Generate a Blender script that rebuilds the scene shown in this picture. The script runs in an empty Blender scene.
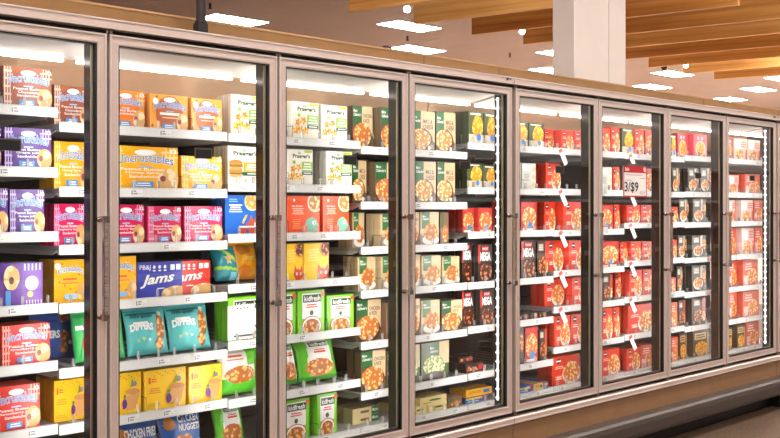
import bpy, bmesh, math, random
from mathutils import Vector, Matrix
R = random.Random(7)
SC = bpy.context.scene
COL = SC.collection
PI = math.pi

# ------------------------------------------------------------------ camera geometry
F, VX, HZ = 1030.0, 1410.0, 207.5
TH = math.atan((VX - 390) / F)
CT, ST = math.cos(TH), math.sin(TH)
D, EYE, P = 3.294, 1.46, 0.775
S0 = 1.901
SEAM = 0.018

def ony(px, py, Y):
    a, b = (px - 390) / F, (HZ - py) / F
    dx, dy, dz = CT + a * ST, ST - a * CT, b
    t = (Y + D) / dy
    return t * dx, EYE + t * dz

cam_d = bpy.data.cameras.new('camera')
cam = bpy.data.objects.new('camera', cam_d)
COL.objects.link(cam)
cam.location = (0, -D, EYE)
cam.rotation_euler = (PI / 2, 0, TH - PI / 2)
cam_d.sensor_width = 36
cam_d.lens = F / 780 * 36
cam_d.shift_y = -(219 - HZ) / 780
cam_d.clip_end = 300
SC.camera = cam

# ------------------------------------------------------------------ materials
def lin(c):
    r = []
    for v in c:
        v /= 255.0
        r.append(v / 12.92 if v <= 0.04045 else ((v + 0.055) / 1.055) ** 2.4)
    return (*r, 1)

MC = {}
def M(rgb, rough=0.45, metal=0.0, name=None, spec=0.5):
    key = (tuple(rgb), rough, metal, spec)
    if key in MC: return MC[key]
    m = bpy.data.materials.new(name or 'mat_%02x%02x%02x' % tuple(int(v) for v in rgb))
    m.use_nodes = True
    b = m.node_tree.nodes['Principled BSDF']
    b.inputs['Base Color'].default_value = lin(rgb)
    b.inputs['Roughness'].default_value = rough
    b.inputs['Metallic'].default_value = metal
    b.inputs['Specular IOR Level'].default_value = spec
    MC[key] = m
    return m

def noisy(name, c1, c2, scale=20, rough=0.5, metal=0.0, stretch=(1, 1, 1), detail=4, bump=0.0, lo=0.35, hi=0.65):
    m = bpy.data.materials.new(name); m.use_nodes = True
    nt = m.node_tree; b = nt.nodes['Principled BSDF']
    tc = nt.nodes.new('ShaderNodeTexCoord'); mp = nt.nodes.new('ShaderNodeMapping')
    mp.inputs['Scale'].default_value = stretch
    n = nt.nodes.new('ShaderNodeTexNoise'); n.inputs['Scale'].default_value = scale; n.inputs['Detail'].default_value = detail
    r = nt.nodes.new('ShaderNodeValToRGB')
    r.color_ramp.elements[0].position = lo; r.color_ramp.elements[0].color = lin(c1)
    r.color_ramp.elements[1].position = hi; r.color_ramp.elements[1].color = lin(c2)
    L = nt.links.new
    L(tc.outputs['Object'], mp.inputs[0]); L(mp.outputs[0], n.inputs['Vector']); L(n.outputs['Fac'], r.inputs[0])
    L(r.outputs[0], b.inputs['Base Color'])
    b.inputs['Roughness'].default_value = rough; b.inputs['Metallic'].default_value = metal
    if bump:
        bp = nt.nodes.new('ShaderNodeBump'); bp.inputs['Strength'].default_value = bump; bp.inputs['Distance'].default_value = 0.004
        L(n.outputs['Fac'], bp.inputs['Height']); L(bp.outputs[0], b.inputs['Normal'])
    return m

def food(name, c1, c2, c3, scale=70):
    m = bpy.data.materials.new(name); m.use_nodes = True
    nt = m.node_tree; b = nt.nodes['Principled BSDF']
    tc = nt.nodes.new('ShaderNodeTexCoord')
    v = nt.nodes.new('ShaderNodeTexVoronoi'); v.inputs['Scale'].default_value = scale
    n = nt.nodes.new('ShaderNodeTexNoise'); n.inputs['Scale'].default_value = scale * 0.7
    mx = nt.nodes.new('ShaderNodeMath'); mx.operation = 'ADD'
    r = nt.nodes.new('ShaderNodeValToRGB')
    e = r.color_ramp.elements
    e[0].position = 0.74; e[0].color = lin(c2)
    e[1].position = 1.0; e[1].color = lin(c3)
    k = e.new(0.93); k.color = lin(c1)
    L = nt.links.new
    L(tc.outputs['Object'], v.inputs['Vector']); L(tc.outputs['Object'], n.inputs['Vector'])
    L(v.outputs['Distance'], mx.inputs[0]); L(n.outputs['Fac'], mx.inputs[1]); L(mx.outputs[0], r.inputs[0])
    L(r.outputs[0], b.inputs['Base Color'])
    b.inputs['Roughness'].default_value = 0.4
    return m

def emit(name, rgb, s):
    m = bpy.data.materials.new(name); m.use_nodes = True
    nt = m.node_tree; nt.nodes.clear()
    e = nt.nodes.new('ShaderNodeEmission'); o = nt.nodes.new('ShaderNodeOutputMaterial')
    e.inputs[0].default_value = lin(rgb); e.inputs[1].default_value = s
    nt.links.new(e.outputs[0], o.inputs[0])
    return m

def glassy(name, tint, refl, rough=0.0, ior=1.5, gain=1.0):
    m = bpy.data.materials.new(name); m.use_nodes = True
    nt = m.node_tree; nt.nodes.clear()
    t = nt.nodes.new('ShaderNodeBsdfTransparent'); t.inputs[0].default_value = tint
    g = nt.nodes.new('ShaderNodeBsdfGlossy'); g.inputs['Roughness'].default_value = rough
    f = nt.nodes.new('ShaderNodeFresnel'); f.inputs[0].default_value = ior
    mu = nt.nodes.new('ShaderNodeMath'); mu.operation = 'MULTIPLY'; mu.inputs[1].default_value = gain
    mx = nt.nodes.new('ShaderNodeMixShader'); o = nt.nodes.new('ShaderNodeOutputMaterial')
    L = nt.links.new
    L(f.outputs[0], mu.inputs[0]); L(mu.outputs[0], mx.inputs[0]); L(t.outputs[0], mx.inputs[1]); L(g.outputs[0], mx.inputs[2]); L(mx.outputs[0], o.inputs[0])
    return m

ALU = noisy('champagne_aluminium', (214, 193, 183), (222, 201, 191), 60, 0.42, 0.3, (1, 1, 30))
ALU2 = noisy('champagne_aluminium_edge', (220, 208, 200), (228, 216, 208), 60, 0.35, 0.3)
BLACK = M((14, 12, 12), 0.5, name='black_rubber')
DARK = M((38, 33, 30), 0.35, name='dark_interior')
MULL = M((46, 40, 36), 0.16, 0.2, name='dark_mullion')
WHITE = M((236, 234, 230), 0.4, name='white_enamel')
RAIL = M((218, 218, 217), 0.35, name='white_price_channel')
TAGP = M((206, 206, 208), 0.5, name='price_tag_paper')
TAGI = M((150, 152, 156), 0.6, name='price_tag_ink')
SHELF = M((176, 176, 176), 0.4, 0.2, name='grey_shelf_metal')
def clear_plastic():
    m = bpy.data.materials.new('clear_plastic'); m.use_nodes = True; nt = m.node_tree; nt.nodes.clear()
    t = nt.nodes.new('ShaderNodeBsdfTransparent'); d = nt.nodes.new('ShaderNodeBsdfTranslucent'); d.inputs[0].default_value = (.95, .96, .97, 1)
    e = nt.nodes.new('ShaderNodeBsdfDiffuse'); e.inputs[0].default_value = (.95, .96, .97, 1)
    a = nt.nodes.new('ShaderNodeMixShader'); a.inputs[0].default_value = .5
    x = nt.nodes.new('ShaderNodeMixShader'); x.inputs[0].default_value = .3; o = nt.nodes.new('ShaderNodeOutputMaterial')
    L = nt.links.new; L(e.outputs[0], a.inputs[1]); L(d.outputs[0], a.inputs[2]); L(t.outputs[0], x.inputs[1]); L(a.outputs[0], x.inputs[2]); L(x.outputs[0], o.inputs[0])
    return m
CLEAR = clear_plastic()
GLASS = glassy('door_glass', (0.95, 0.955, 0.95, 1), 0.1, 0.0, 1.5, 1.9)
CHROME = M((190, 178, 170), 0.18, 0.9, name='handle_metal')
HBAR = noisy('bronze_handle_bar', (150, 128, 116), (212, 192, 180), 30, 0.25, 0.5, (1, 1, 8))
TAN = noisy('tan_fascia', (134, 96, 50), (140, 102, 56), 8, 0.5)
BROWN = noisy('brown_base_panel', (146, 108, 74), (152, 114, 80), 10, 0.5)
BUMP = noisy('dark_bumper', (66, 55, 49), (72, 60, 53), 20, 0.45)
LED = emit('led_white', (255, 250, 244), 40)
LEDDOT = emit('led_dot', (250, 252, 255), 14)
TUBE = emit('light_tube', (255, 246, 234), 13)
WIRE = M((26, 24, 24), 0.35, 0.4, name='black_wire')
REFLP = noisy('store_reflection_tint', (244, 204, 166), (250, 212, 176), 3, 0.5)  # warm tint painted for the store's reflection in the door glass

# ------------------------------------------------------------------ mesh helper
class MB:
    def __init__(s): s.v = []; s.f = []; s.m = []; s.mats = []; s.smooth = set()
    def mi(s, mat):
        if mat not in s.mats: s.mats.append(mat)
        return s.mats.index(mat)
    def face(s, pts, mat):
        i = len(s.v); s.v += [tuple(p) for p in pts]; s.f.append(tuple(range(i, i + len(pts)))); s.m.append(s.mi(mat))
    def box(s, a, b, mat, rot=None, piv=None):
        x0, y0, z0 = a; x1, y1, z1 = b
        vs = [(x0,y0,z0),(x1,y0,z0),(x1,y1,z0),(x0,y1,z0),(x0,y0,z1),(x1,y0,z1),(x1,y1,z1),(x0,y1,z1)]
        if rot is not None:
            pv = Vector(piv); vs = [tuple(rot @ (Vector(v) - pv) + pv) for v in vs]
        i = len(s.v); s.v += vs; k = s.mi(mat)
        for q in ((0,3,2,1),(4,5,6,7),(0,1,5,4),(1,2,6,5),(2,3,7,6),(3,0,4,7)):
            s.f.append(tuple(i + j for j in q)); s.m.append(k)
    def bev(s, a, b, mat, r):
        """box with chamfered long edges in x (profile in yz)"""
        x0, y0, z0 = a; x1, y1, z1 = b
        s.prism([(y0+r,z0),(y1-r,z0),(y1,z0+r),(y1,z1-r),(y1-r,z1),(y0+r,z1),(y0,z1-r),(y0,z0+r)], x0, x1, mat)
    def prism(s, prof, x0, x1, mat):
        """prof = (y,z) loop swept along x"""
        n = len(prof); i = len(s.v); k = s.mi(mat)
        s.v += [(x0, y, z) for y, z in prof] + [(x1, y, z) for y, z in prof]
        for j in range(n):
            s.f.append((i+j, i+(j+1) % n, i+n+(j+1) % n, i+n+j)); s.m.append(k)
        s.f.append(tuple(i+j for j in reversed(range(n)))); s.m.append(k)
        s.f.append(tuple(i+n+j for j in range(n))); s.m.append(k)
    def tube(s, pts, r, mat, n=8):
        pts = [Vector(p) for p in pts]; i = len(s.v); k = s.mi(mat)
        for q, p in enumerate(pts):
            d = (pts[min(q+1, len(pts)-1)] - pts[max(q-1, 0)]).normalized()
            up = Vector((0,0,1)) if abs(d.z) < .9 else Vector((1,0,0))
            a = d.cross(up).normalized(); b = d.cross(a)
            for j in range(n):
                t = 2*PI*j/n; s.v.append(tuple(p + a*r*math.cos(t) + b*r*math.sin(t)))
        for q in range(len(pts)-1):
            for j in range(n):
                s.smooth.add(len(s.f))
                s.f.append((i+q*n+j, i+q*n+(j+1) % n, i+(q+1)*n+(j+1) % n, i+(q+1)*n+j)); s.m.append(k)
        s.f.append(tuple(i+j for j in reversed(range(n)))); s.m.append(k)
        e = i+(len(pts)-1)*n
        s.f.append(tuple(e+j for j in range(n))); s.m.append(k)
    def mesh(s, name):
        me = bpy.data.meshes.new(name)
        me.from_pydata(s.v, [], s.f)
        for m in s.mats: me.materials.append(m)
        for i, p in enumerate(me.polygons):
            p.material_index = s.m[i]
            if i in s.smooth: p.use_smooth = True
        bm = bmesh.new(); bm.from_mesh(me); bmesh.ops.recalc_face_normals(bm, faces=bm.faces) if False else None
        bm.free(); me.update()
        return me
    def build(s, name, parent=None, loc=(0,0,0), rot=None):
        return link(name, s.mesh(name), parent, loc, rot)

def link(name, me, parent=None, loc=(0,0,0), rot=None):
    o = bpy.data.objects.new(name, me); COL.objects.link(o)
    o.location = loc
    if rot: o.rotation_euler = rot
    if parent: o.parent = parent
    return o
def tag(o, label=None, cat=None, group=None, kind=None):
    if label: o['label'] = label
    if cat: o['category'] = cat
    if group: o['group'] = group
    if kind: o['kind'] = kind
    return o
def copy_tree(o, parent=None):
    c = o.copy(); COL.objects.link(c)
    if parent: c.parent = parent
    for ch in list(o.children): copy_tree(ch, c)
    return c

# ------------------------------------------------------------------ text
TX = {}
def text_geo(s, bold=0.0, shear=0.0):
    """2-D text outlines normalised to 0..1 in both axes -> (verts, faces)"""
    key = (s, bold, shear)
    if key in TX: return TX[key]
    c = bpy.data.curves.new('t', 'FONT'); c.body = s; c.size = 1; c.offset = bold; c.shear = shear; c.resolution_u = 2; c.fill_mode = 'FRONT'
    c.space_line = 0.95
    o = bpy.data.objects.new('t', c); COL.objects.link(o)
    dg = bpy.context.evaluated_depsgraph_get()
    me = bpy.data.meshes.new_from_object(o.evaluated_get(dg))
    vs = [(v.co.x, v.co.y) for v in me.vertices]; fs = [tuple(p.vertices) for p in me.polygons]
    c.offset = 0; bpy.context.view_layer.update()
    m0 = bpy.data.meshes.new_from_object(o.evaluated_get(bpy.context.evaluated_depsgraph_get())); b0 = [(v.co.x, v.co.y) for v in m0.vertices]; bpy.data.meshes.remove(m0)
    x0 = min(v[0] for v in b0); x1 = max(v[0] for v in b0); y0 = min(v[1] for v in b0); y1 = max(v[1] for v in b0)
    vs = [((v[0]-x0)/(x1-x0), (v[1]-y0)/(y1-y0)) for v in vs]
    bpy.data.objects.remove(o); bpy.data.curves.remove(c); bpy.data.meshes.remove(me)
    TX[key] = (vs, fs)
    return TX[key]

# ------------------------------------------------------------------ printed packages
def C(*c): return M(c, 0.32)
W_ = C(246, 246, 244); BLU = C(74, 150, 216); LBL = C(150, 200, 240); INK = C(40, 40, 44)
F_BREAD = food('bread_print', (236, 206, 150), (246, 222, 176), (214, 168, 104), 30)
F_NUG = food('nugget_print', (226, 150, 70), (246, 196, 120), (172, 98, 44), 52)
F_PASTA = food('pasta_print', (244, 202, 118), (253, 234, 180), (198, 134, 68), 60)
F_MIX = food('meal_print', (236, 158, 66), (252, 220, 150), (190, 104, 44), 52)
F_RED = food('noodle_print', (246, 186, 98), (253, 230, 176), (216, 116, 56), 52)
F_GRN = food('green_print', (70, 120, 40), (150, 180, 80), (236, 226, 180), 60)
F_PIZ = food('pizza_print', (200, 80, 40), (240, 180, 90), (90, 40, 24), 70)
F_MAC = food('macaroni_print', (250, 236, 190), (250, 226, 150), (226, 176, 90), 60)
F_DRK = food('wing_print', (184, 92, 44), (232, 150, 92), (70, 30, 18), 48)
F_YEL = food('fries_print', (250, 190, 40), (252, 214, 90), (226, 140, 20), 60)

class Pk:
    def __init__(s, w, h, bg): s.w = w; s.h = h; s.bg = bg; s.ops = []
    def poly(s, pts, m): s.ops.append(('p', pts, m)); return s
    def rect(s, u0, v0, u1, v1, m): return s.poly([(u0,v0),(u1,v0),(u1,v1),(u0,v1)], m)
    def ell(s, cx, cy, rx, ry, m, n=22):
        return s.poly([(cx+rx*math.cos(2*PI*i/n), cy+ry*math.sin(2*PI*i/n)) for i in range(n)], m)
    def circ(s, cx, cy, r, m): return s.ell(cx, cy, r*s.h/s.w, r, m)
    def blob(s, cx, cy, rx, ry, m, seed=1, jag=.22, n=18):
        q = random.Random(seed)
        return s.poly([(cx+rx*(1-jag*q.random())*math.cos(2*PI*i/n), cy+ry*(1-jag*q.random())*math.sin(2*PI*i/n)) for i in range(n)], m)
    def text(s, t, u0, v0, u1, v1, m, bold=0.0, shear=0.0, arch=0.0, slant=0.0):
        s.ops.append(('t', (t, u0, v0, u1, v1, bold, shear, arch, slant), m)); return s
    def lines(s, u0, v0, u1, v1, n, m):
        hh = (v1-v0)/n
        for i in range(n):
            sh = 0.12*(u1-u0)*((i*7) % 3)/2
            s.rect(u0+sh, v0+i*hh+hh*.2, u1-sh, v0+i*hh+hh*.72, m)
        return s
def clip(pts):
    def cut(ps, ax, val, keep_gt):
        out = []
        for i in range(len(ps)):
            a, b = ps[i], ps[(i+1) % len(ps)]
            ia = (a[ax] >= val) == keep_gt or a[ax] == val; ib = (b[ax] >= val) == keep_gt or b[ax] == val
            if ia: out.append(a)
            if ia != ib:
                t = (val-a[ax])/(b[ax]-a[ax]); out.append((a[0]+t*(b[0]-a[0]), a[1]+t*(b[1]-a[1])))
        return out
    for ax, val, g in ((0,.004,True),(0,.996,False),(1,.004,True),(1,.996,False)):
        if len(pts) < 3: return []
        pts = cut(pts, ax, val, g)
    return pts
def tmap(op):
    t, u0, v0, u1, v1, bold, shear, arch, slant = op
    vs, fs = text_geo(t, bold, shear)
    return [(u0+x*(u1-u0), v0+y*(v1-v0)+arch*(1-(2*x-1)**2)+slant*x) for x, y in vs], fs
def box_mesh(pk, d, name, top=None, side=None):
    mb = MB(); w, h = pk.w, pk.h; x0 = -w/2; e = .0015
    side = side or pk.bg; top = top or pk.bg
    # carton body with softened vertical edges
    prof = [(x0+e,0),(x0+w-e,0),(x0+w,e),(x0+w,d-e),(x0+w-e,d),(x0+e,d),(x0,d-e),(x0,e)]
    lo = [(x,y,0) for x,y in prof]; hi = [(x,y,h) for x,y in prof]
    for i in range(8):
        j = (i+1) % 8
        mb.face([lo[i],lo[j],hi[j],hi[i]], pk.bg if i in (0,4) else side)
    mb.face(hi, top); mb.face(lo[::-1], side)
    # glued flap seam lines on the side and a tear line on top
    mb.box((x0-.0006,d*.48,h*.02),(x0-.0001,d*.5,h*.98), M((120,110,100),.6))
    mb.box((x0+w*.02,d*.5,h+.0001),(x0+w*.98,d*.53,h+.0007), M((150,140,126),.6))
    off = .0006
    for kind, a, m in pk.ops:
        if kind == 'p':
            p = clip(a)
            if len(p) > 2: mb.face([(x0+u*w, -off, v*h) for u, v in p], m)
        else:
            vs, fs = tmap(a); i = len(mb.v); k = mb.mi(m)
            mb.v += [(x0+u*w, -off, v*h) for u, v in vs]
            for f in fs: mb.f.append(tuple(i+q for q in f)); mb.m.append(k)
        off += .00022
    return mb.mesh(name)
def inside(p, poly):
    x, y = p; c = False; n = len(poly); j = n-1
    for i in range(n):
        xi, yi = poly[i]; xj, yj = poly[j]
        if (yi > y) != (yj > y) and x < (xj-xi)*(y-yi)/(yj-yi)+xi: c = not c
        j = i
    return c
def bag_mesh(pk, d, name, seed=0, nx=40, nz=46):
    """pillow pouch: bulged front and back, flat crimped top seam"""
    q = random.Random(seed); ph = [q.random()*6 for _ in range(6)]
    w, h = pk.w, pk.h
    def prof(u, v):
        a = max(0, 1-abs(2*u-1)**3)**.6
        b = max(0, 1-abs(2*min(v/.93, 1)-1)**4)**.6 if v < .93 else 0
        wr = .06*math.sin(9*v+ph[0]+4*u)+.05*math.sin(14*u+ph[1]+5*v)+.035*math.sin(23*u-17*v+ph[2])
        return a*b*(1+wr)
    def xx(u, v):
        pin = 1-.05*math.sin(PI*min(v/.93, 1))
        return (u-.5)*w*pin
    def fr(u, v, off=0.0): return (xx(u,v), d*.5*(1-prof(u,v))-off, v*h)
    mb = MB(); nv = (nx+1)*(nz+1)
    for s in (0, 1):
        for j in range(nz+1):
            for i in range(nx+1):
                u, v = i/nx, j/nz
                p = fr(u, v)
                mb.v.append(p if s == 0 else (p[0], d*.5+(d*.5-p[1])+.0012, p[2]))
    for s in (0, 1):
        for j in range(nz):
            for i in range(nx):
                a = s*nv+j*(nx+1)+i; c = ((i+.5)/nx, (j+.5)/nz); m = pk.bg
                if s == 0:
                    for kind, g, mm in pk.ops:
                        if kind == 'p' and inside(c, g): m = mm
                mb.smooth.add(len(mb.f))
                mb.f.append((a, a+1, a+nx+2, a+nx+1) if s == 0 else (a+1, a, a+nx+1, a+nx+2)); mb.m.append(mb.mi(m))
    off = .0016
    for kind, g, m in pk.ops:
        if kind != 't': continue
        vs, fs = tmap(g); i = len(mb.v); k = mb.mi(m)
        mb.v += [fr(min(max(u,0),1), min(max(v,0),1), off) for u, v in vs]
        for f in fs: mb.f.append(tuple(i+z for z in f)); mb.m.append(k)
        off += .0005
    return mb.mesh(name)

# ---- the printed designs -------------------------------------------------
def gingham(p, a, b, full=False):
    for i in range(3): p.rect(.015+.055*i, 0, .04+.055*i, 1, b)
    for i in range(5): p.rect(0, .1+.19*i, .17, .15+.19*i, b)
    for i in range(3): p.rect(.80+.06*i, .62, .825+.06*i, 1, b)
    for i in range(2): p.rect(.74, .74+.12*i, 1, .78+.12*i, b)
def unc(w, h, bg, soft, circ, flavour, count='4', dots=None):
    p = Pk(w, h, bg)
    if dots is None: gingham(p, bg, soft)
    else:
        for i in range(9):
            p.rect(.03+.11*((i*5) % 9), .08+.1*((i*4) % 9), .08+.11*((i*5) % 9), .16+.1*((i*4) % 9), dots)
    p.ell(.5, .47, .36, .5, circ, 28)
    p.ell(.5, .86, .16, .07, W_)
    p.text('Uncrustables', .08, .57, .92, .78, W_, .035, 0, .07)
    p.text('Uncrustables', .08, .57, .92, .78, BLU, .012, 0, .07)
    p.rect(.40, .515, .60, .55, LBL)
    t = flavour.split('|') if flavour else []
    if not t: p.rect(.24, .43, .76, .50, W_); p.rect(.3, .34, .7, .37, C(236,200,170))
    for i, s in enumerate(t): p.text(s, .5-.024*len(s), .44-.085*i, .5+.024*len(s), .50-.085*i, W_, .015)
    p.blob(.84, .25, .17, .26, F_BREAD, 3, .08)
    p.ell(.76, .26, .045, .07, C(150, 60, 70))
    p.rect(.3, .05, .62, .19, BLU); p.lines(.36, .07, .58, .17, 2, W_)
    p.rect(.86, .86, .96, .95, W_) if dots is None else p.circ(.12, .8, .09, W_)
    p.text(count, .89, .87, .93, .94, bg, .02)
    return p
def k_ub(w, h): return unc(w, h, C(158, 88, 58), C(232, 202, 184), C(150, 74, 46), 'Peanut Butter|Chocolate|Sandwiches')
def k_up(w, h): return unc(w, h, C(92, 48, 148), C(204, 186, 232), C(84, 40, 140), 'Peanut Butter &|Grape Jelly|Sandwiches')
def k_uy(w, h): return unc(w, h, C(252, 186, 20), C(255, 224, 130), C(250, 178, 16), 'Peanut Butter &|Honey Spread|Sandwiches')
def k_uk(w, h): return unc(w, h, C(222, 20, 96), C(250, 170, 204), C(214, 14, 84), 'Peanut Butter &|Raspberry Spread|Sandwiches')
def k_ur(w, h): return unc(w, h, C(226, 44, 28), C(250, 180, 164), C(222, 36, 22), 'Peanut Butter &|Strawberry Jam|Sandwiches')
def k_uo(w, h): return unc(w, h, C(248, 150, 30), C(254, 210, 140), C(240, 124, 20), 'Peanut Butter|Sandwiches')
def k_uc(w, h): return unc(w, h, C(244, 170, 60), None, C(186, 96, 40), '', '4', C(150, 92, 50))
def k_us(w, h):
    p = Pk(w, h, C(250, 186, 40))
    for i in range(12): p.circ(.07+.09*((i*5) % 11), .06+.085*((i*3) % 11), .025, C(238, 110, 50))
    p.text('Uncrustables', .1, .66, .92, .82, W_, .04, 0, .06); p.text('Uncrustables', .11, .67, .91, .81, BLU, .01, 0, .06)
    p.rect(.28, .53, .72, .57, C(226, 80, 60)); p.rect(.22, .44, .78, .47, C(238, 130, 60))
    p.rect(.32, .08, .72, .2, LBL); p.blob(.86, .25, .14, .2, F_BREAD, 5, .1); p.circ(.1, .86, .08, W_)
    return p
def k_uv(w, h):
    p = Pk(w, h, C(96, 44, 150))
    p.rect(.5, 0, 1, 1, C(116, 62, 170))
    for i in range(7): p.rect(.52+.07*i, 0, .55+.07*i, .12, C(226, 206, 240))
    for i in range(5): p.rect(.54+.09*i, .82, .58+.09*i, .98, C(180, 190, 236))
    p.blob(.24, .66, .2, .3, F_BREAD, 4, .1); p.ell(.24, .6, .06, .09, C(90, 60, 50)); p.rect(.1, .0, .22, .36, BLU)
    p.ell(.72, .52, .16, .17, W_); p.lines(.62, .46, .82, .6, 3, C(150, 110, 190)); p.circ(.68, .26, .07, C(240, 200, 90))
    return p
def jams(bg):
    def k(w, h):
        p = Pk(w, h, bg)
        p.text('PB&J', .04, .76, .28, .92, W_, .012)
        for i in range(3): p.ell(.36+.12*i, .86, .03, .05, W_); p.rect(.33+.12*i, .74, .39+.12*i, .78, W_)
        p.rect(.72, .76, .82, .92, W_); p.rect(.85, .76, .95, .92, W_)
        p.text('Jams', .06, .28, .80, .62, W_, .03, .3, 0, .09)
        p.rect(.42, .24, .58, .27, W_)
        p.blob(.84, .06, .34, .26, F_BREAD, 8, .1)
        return p
    return k
def k_prae(w, h):
    p = Pk(w, h, C(244, 240, 226))
    p.text('Dr.', .42, .86, .54, .93, C(40, 90, 60), .02, .2)
    p.text("Praeger's", .22, .73, .88, .87, C(34, 84, 58), .035)
    p.rect(.66, .91, .97, .98, C(176, 210, 60))
    p.rect(.56, .40, .97, .66, C(150, 200, 40)); p.lines(.6, .42, .94, .64, 3, W_)
    p.rect(.56, .30, .97, .39, C(24, 92, 76)); p.lines(.62, .32, .92, .38, 1, W_)
    for i, (x, y) in enumerate([(.22,.45),(.42,.5),(.3,.28),(.5,.24),(.14,.24)]):
        pts = []
        for k in range(10):
            r = (1 if k % 2 == 0 else .5)*.15; pts.append((x+r*h/w*.8*math.cos(k*PI/5+i), y+r*.8*math.sin(k*PI/5+i)))
        p.poly(pts, F_YEL)
    p.circ(.25, .64, .05, C(150, 200, 60))
    return p
def k_burg(w, h):
    p = Pk(w, h, C(242, 238, 222))
    p.text('Dr.', .42, .86, .54, .93, C(40, 90, 60), .02, .2); p.text("Praeger's", .16, .73, .86, .87, C(34, 84, 58), .035)
    p.rect(.86, .9, .99, .99, C(246, 170, 30))
    for v in (.2, .40):
        p.ell(.22, v+.17, .2, .07, C(206, 130, 60)); p.rect(.03, v+.1, .42, v+.14, C(120, 160, 60)); p.rect(.03, v+.055, .42, v+.1, C(190, 70, 50)); p.ell(.22, v+.02, .19, .04, C(224, 160, 90))
    p.rect(.44, .34, .96, .58, C(250, 176, 24)); p.lines(.5, .37, .92, .55, 3, W_)
    p.rect(.40, .23, .96, .33, C(24, 92, 76)); p.lines(.55, .26, .9, .31, 1, W_)
    p.circ(.5, .1, .03, C(240, 150, 30))
    return p
def k_orm(w, h):
    p = Pk(w, h, C(244, 84, 24))
    p.circ(.84, .82, .26, C(250, 232, 214)); p.circ(.85, .82, .22, F_PASTA)
    p.text('mac & cheese', .14, .70, .46, .76, W_, .02); p.lines(.14, .5, .5, .68, 4, C(252, 214, 190)); p.circ(.2, .88, .04, W_)
    p.lines(.14, .12, .4, .4, 5, C(250, 150, 100))
    p.blob(.72, .2, .24, .26, C(130, 196, 176), 3, .3); p.ell(.8, .28, .05, .05, W_); p.ell(.81, .28, .022, .025, INK); p.rect(.42, .05, .6, .2, C(246, 120, 90))
    return p
def k_blm(w, h):
    p = Pk(w, h, C(34, 108, 204))
    p.circ(.8, .84, .24, C(236, 226, 196)); p.circ(.8, .84, .21, F_MAC)
    p.text('kraft', .1, .86, .34, .93, W_, .02) if False else p.lines(.1, .82, .36, .92, 2, LBL)
    p.lines(.1, .56, .5, .78, 4, W_)
    p.poly([(.48,.3),(.6,.5),(.66,.5),(.54,.28)], F_MAC)
    p.blob(.84, .2, .26, .24, C(196, 84, 50), 6, .35); p.poly([(.7,.3),(.76,.5),(.84,.34)], C(206, 92, 50)); p.poly([(.84,.34),(.94,.5),(.98,.3)], C(206, 92, 50))
    p.ell(.9, .26, .05, .05, W_); p.ell(.91, .26, .022, .026, INK); p.rect(.4, .18, .9, .22, W_); p.rect(.38, .0, .62, .17, C(180, 70, 48))
    return p
def k_yem(w, h):
    p = Pk(w, h, C(250, 206, 16))
    p.circ(.86, .84, .22, C(240, 140, 30)); p.circ(.88, .84, .18, F_PIZ)
    p.lines(.12, .5, .6, .86, 5, C(252, 226, 120))
    p.blob(.76, .16, .28, .18, C(214, 70, 34), 5, .3); p.poly([(.52,.24),(.56,.44),(.68,.28)], C(214, 70, 34)); p.poly([(.82,.28),(.93,.44),(.98,.22)], C(214, 70, 34))
    p.ell(.66, .19, .05, .04, W_); p.ell(.86, .19, .05, .04, W_); p.ell(.67, .19, .02, .02, INK); p.ell(.86, .19, .02, .02, INK)
    return p
def k_kid(w, h):
    p = Pk(w, h, C(124, 206, 40))
    p.rect(.15, .34, .86, .93, W_); p.rect(.18, .72, .88, .9, C(44, 66, 40)); p.text('kidfresh', .23, .75, .83, .87, W_, .02)
    p.lines(.3, .58, .72, .69, 2, C(230, 84, 60)); p.circ(.5, .47, .06, C(60, 100, 60))
    p.ell(.5, .16, .38, .24, C(196, 60, 40)); p.ell(.5, .16, .35, .22, W_); p.ell(.5, .15, .31, .18, F_NUG); p.circ(.92, .9, .06, C(240, 90, 50))
    return p
def k_fruit(w, h):
    p = Pk(w, h, C(252, 204, 34))
    p.rect(.08, .66, .13, .82, C(236, 100, 50)); p.lines(.15, .68, .27, .80, 2, C(236, 100, 50)); p.lines(.08, .40, .38, .56, 3, C(232, 150, 50)); p.lines(.06, .08, .36, .18, 2, C(226, 170, 60))
    for i in range(12): p.rect(.2+.065*i, .84+.04*((i*5) % 3), .225+.065*i, .86+.04*((i*5) % 3), C(150, 80, 50))
    p.poly([(.58,.42),(.96,.56),(.86,.12),(.62,.08)], C(214, 160, 96)); p.ell(.76, .54, .18, .07, C(200, 140, 80))
    p.blob(.56, .25, .07, .14, C(104, 54, 140), 3, .2); p.ell(.8, .72, .06, .07, C(150, 120, 180)); p.poly([(.7,.62),(.74,.86),(.8,.7)], C(90, 150, 60)); p.ell(.56, .43, .03, .05, C(90, 150, 60))
    return p
def k_mc(w, h):
    p = Pk(w, h, C(104, 84, 58))
    p.poly([(.40,1),(1,1),(1,.22),(.86,.3),(.40,.52)], C(214, 184, 142)); p.rect(0, .45, .40, 1, C(34, 96, 44)); p.text("Marie\nCallender's", .04, .72, .42, .88, W_, .015, .2)
    p.text('MAC &\nCHEESE', .5, .56, .92, .80, C(80, 60, 44), .02)
    p.ell(.40, .28, .50, .29, C(70, 50, 40)); p.blob(.38, .30, .46, .27, F_PASTA, 4, .14)
    p.circ(.74, .09, .05, W_)
    return p
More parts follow.
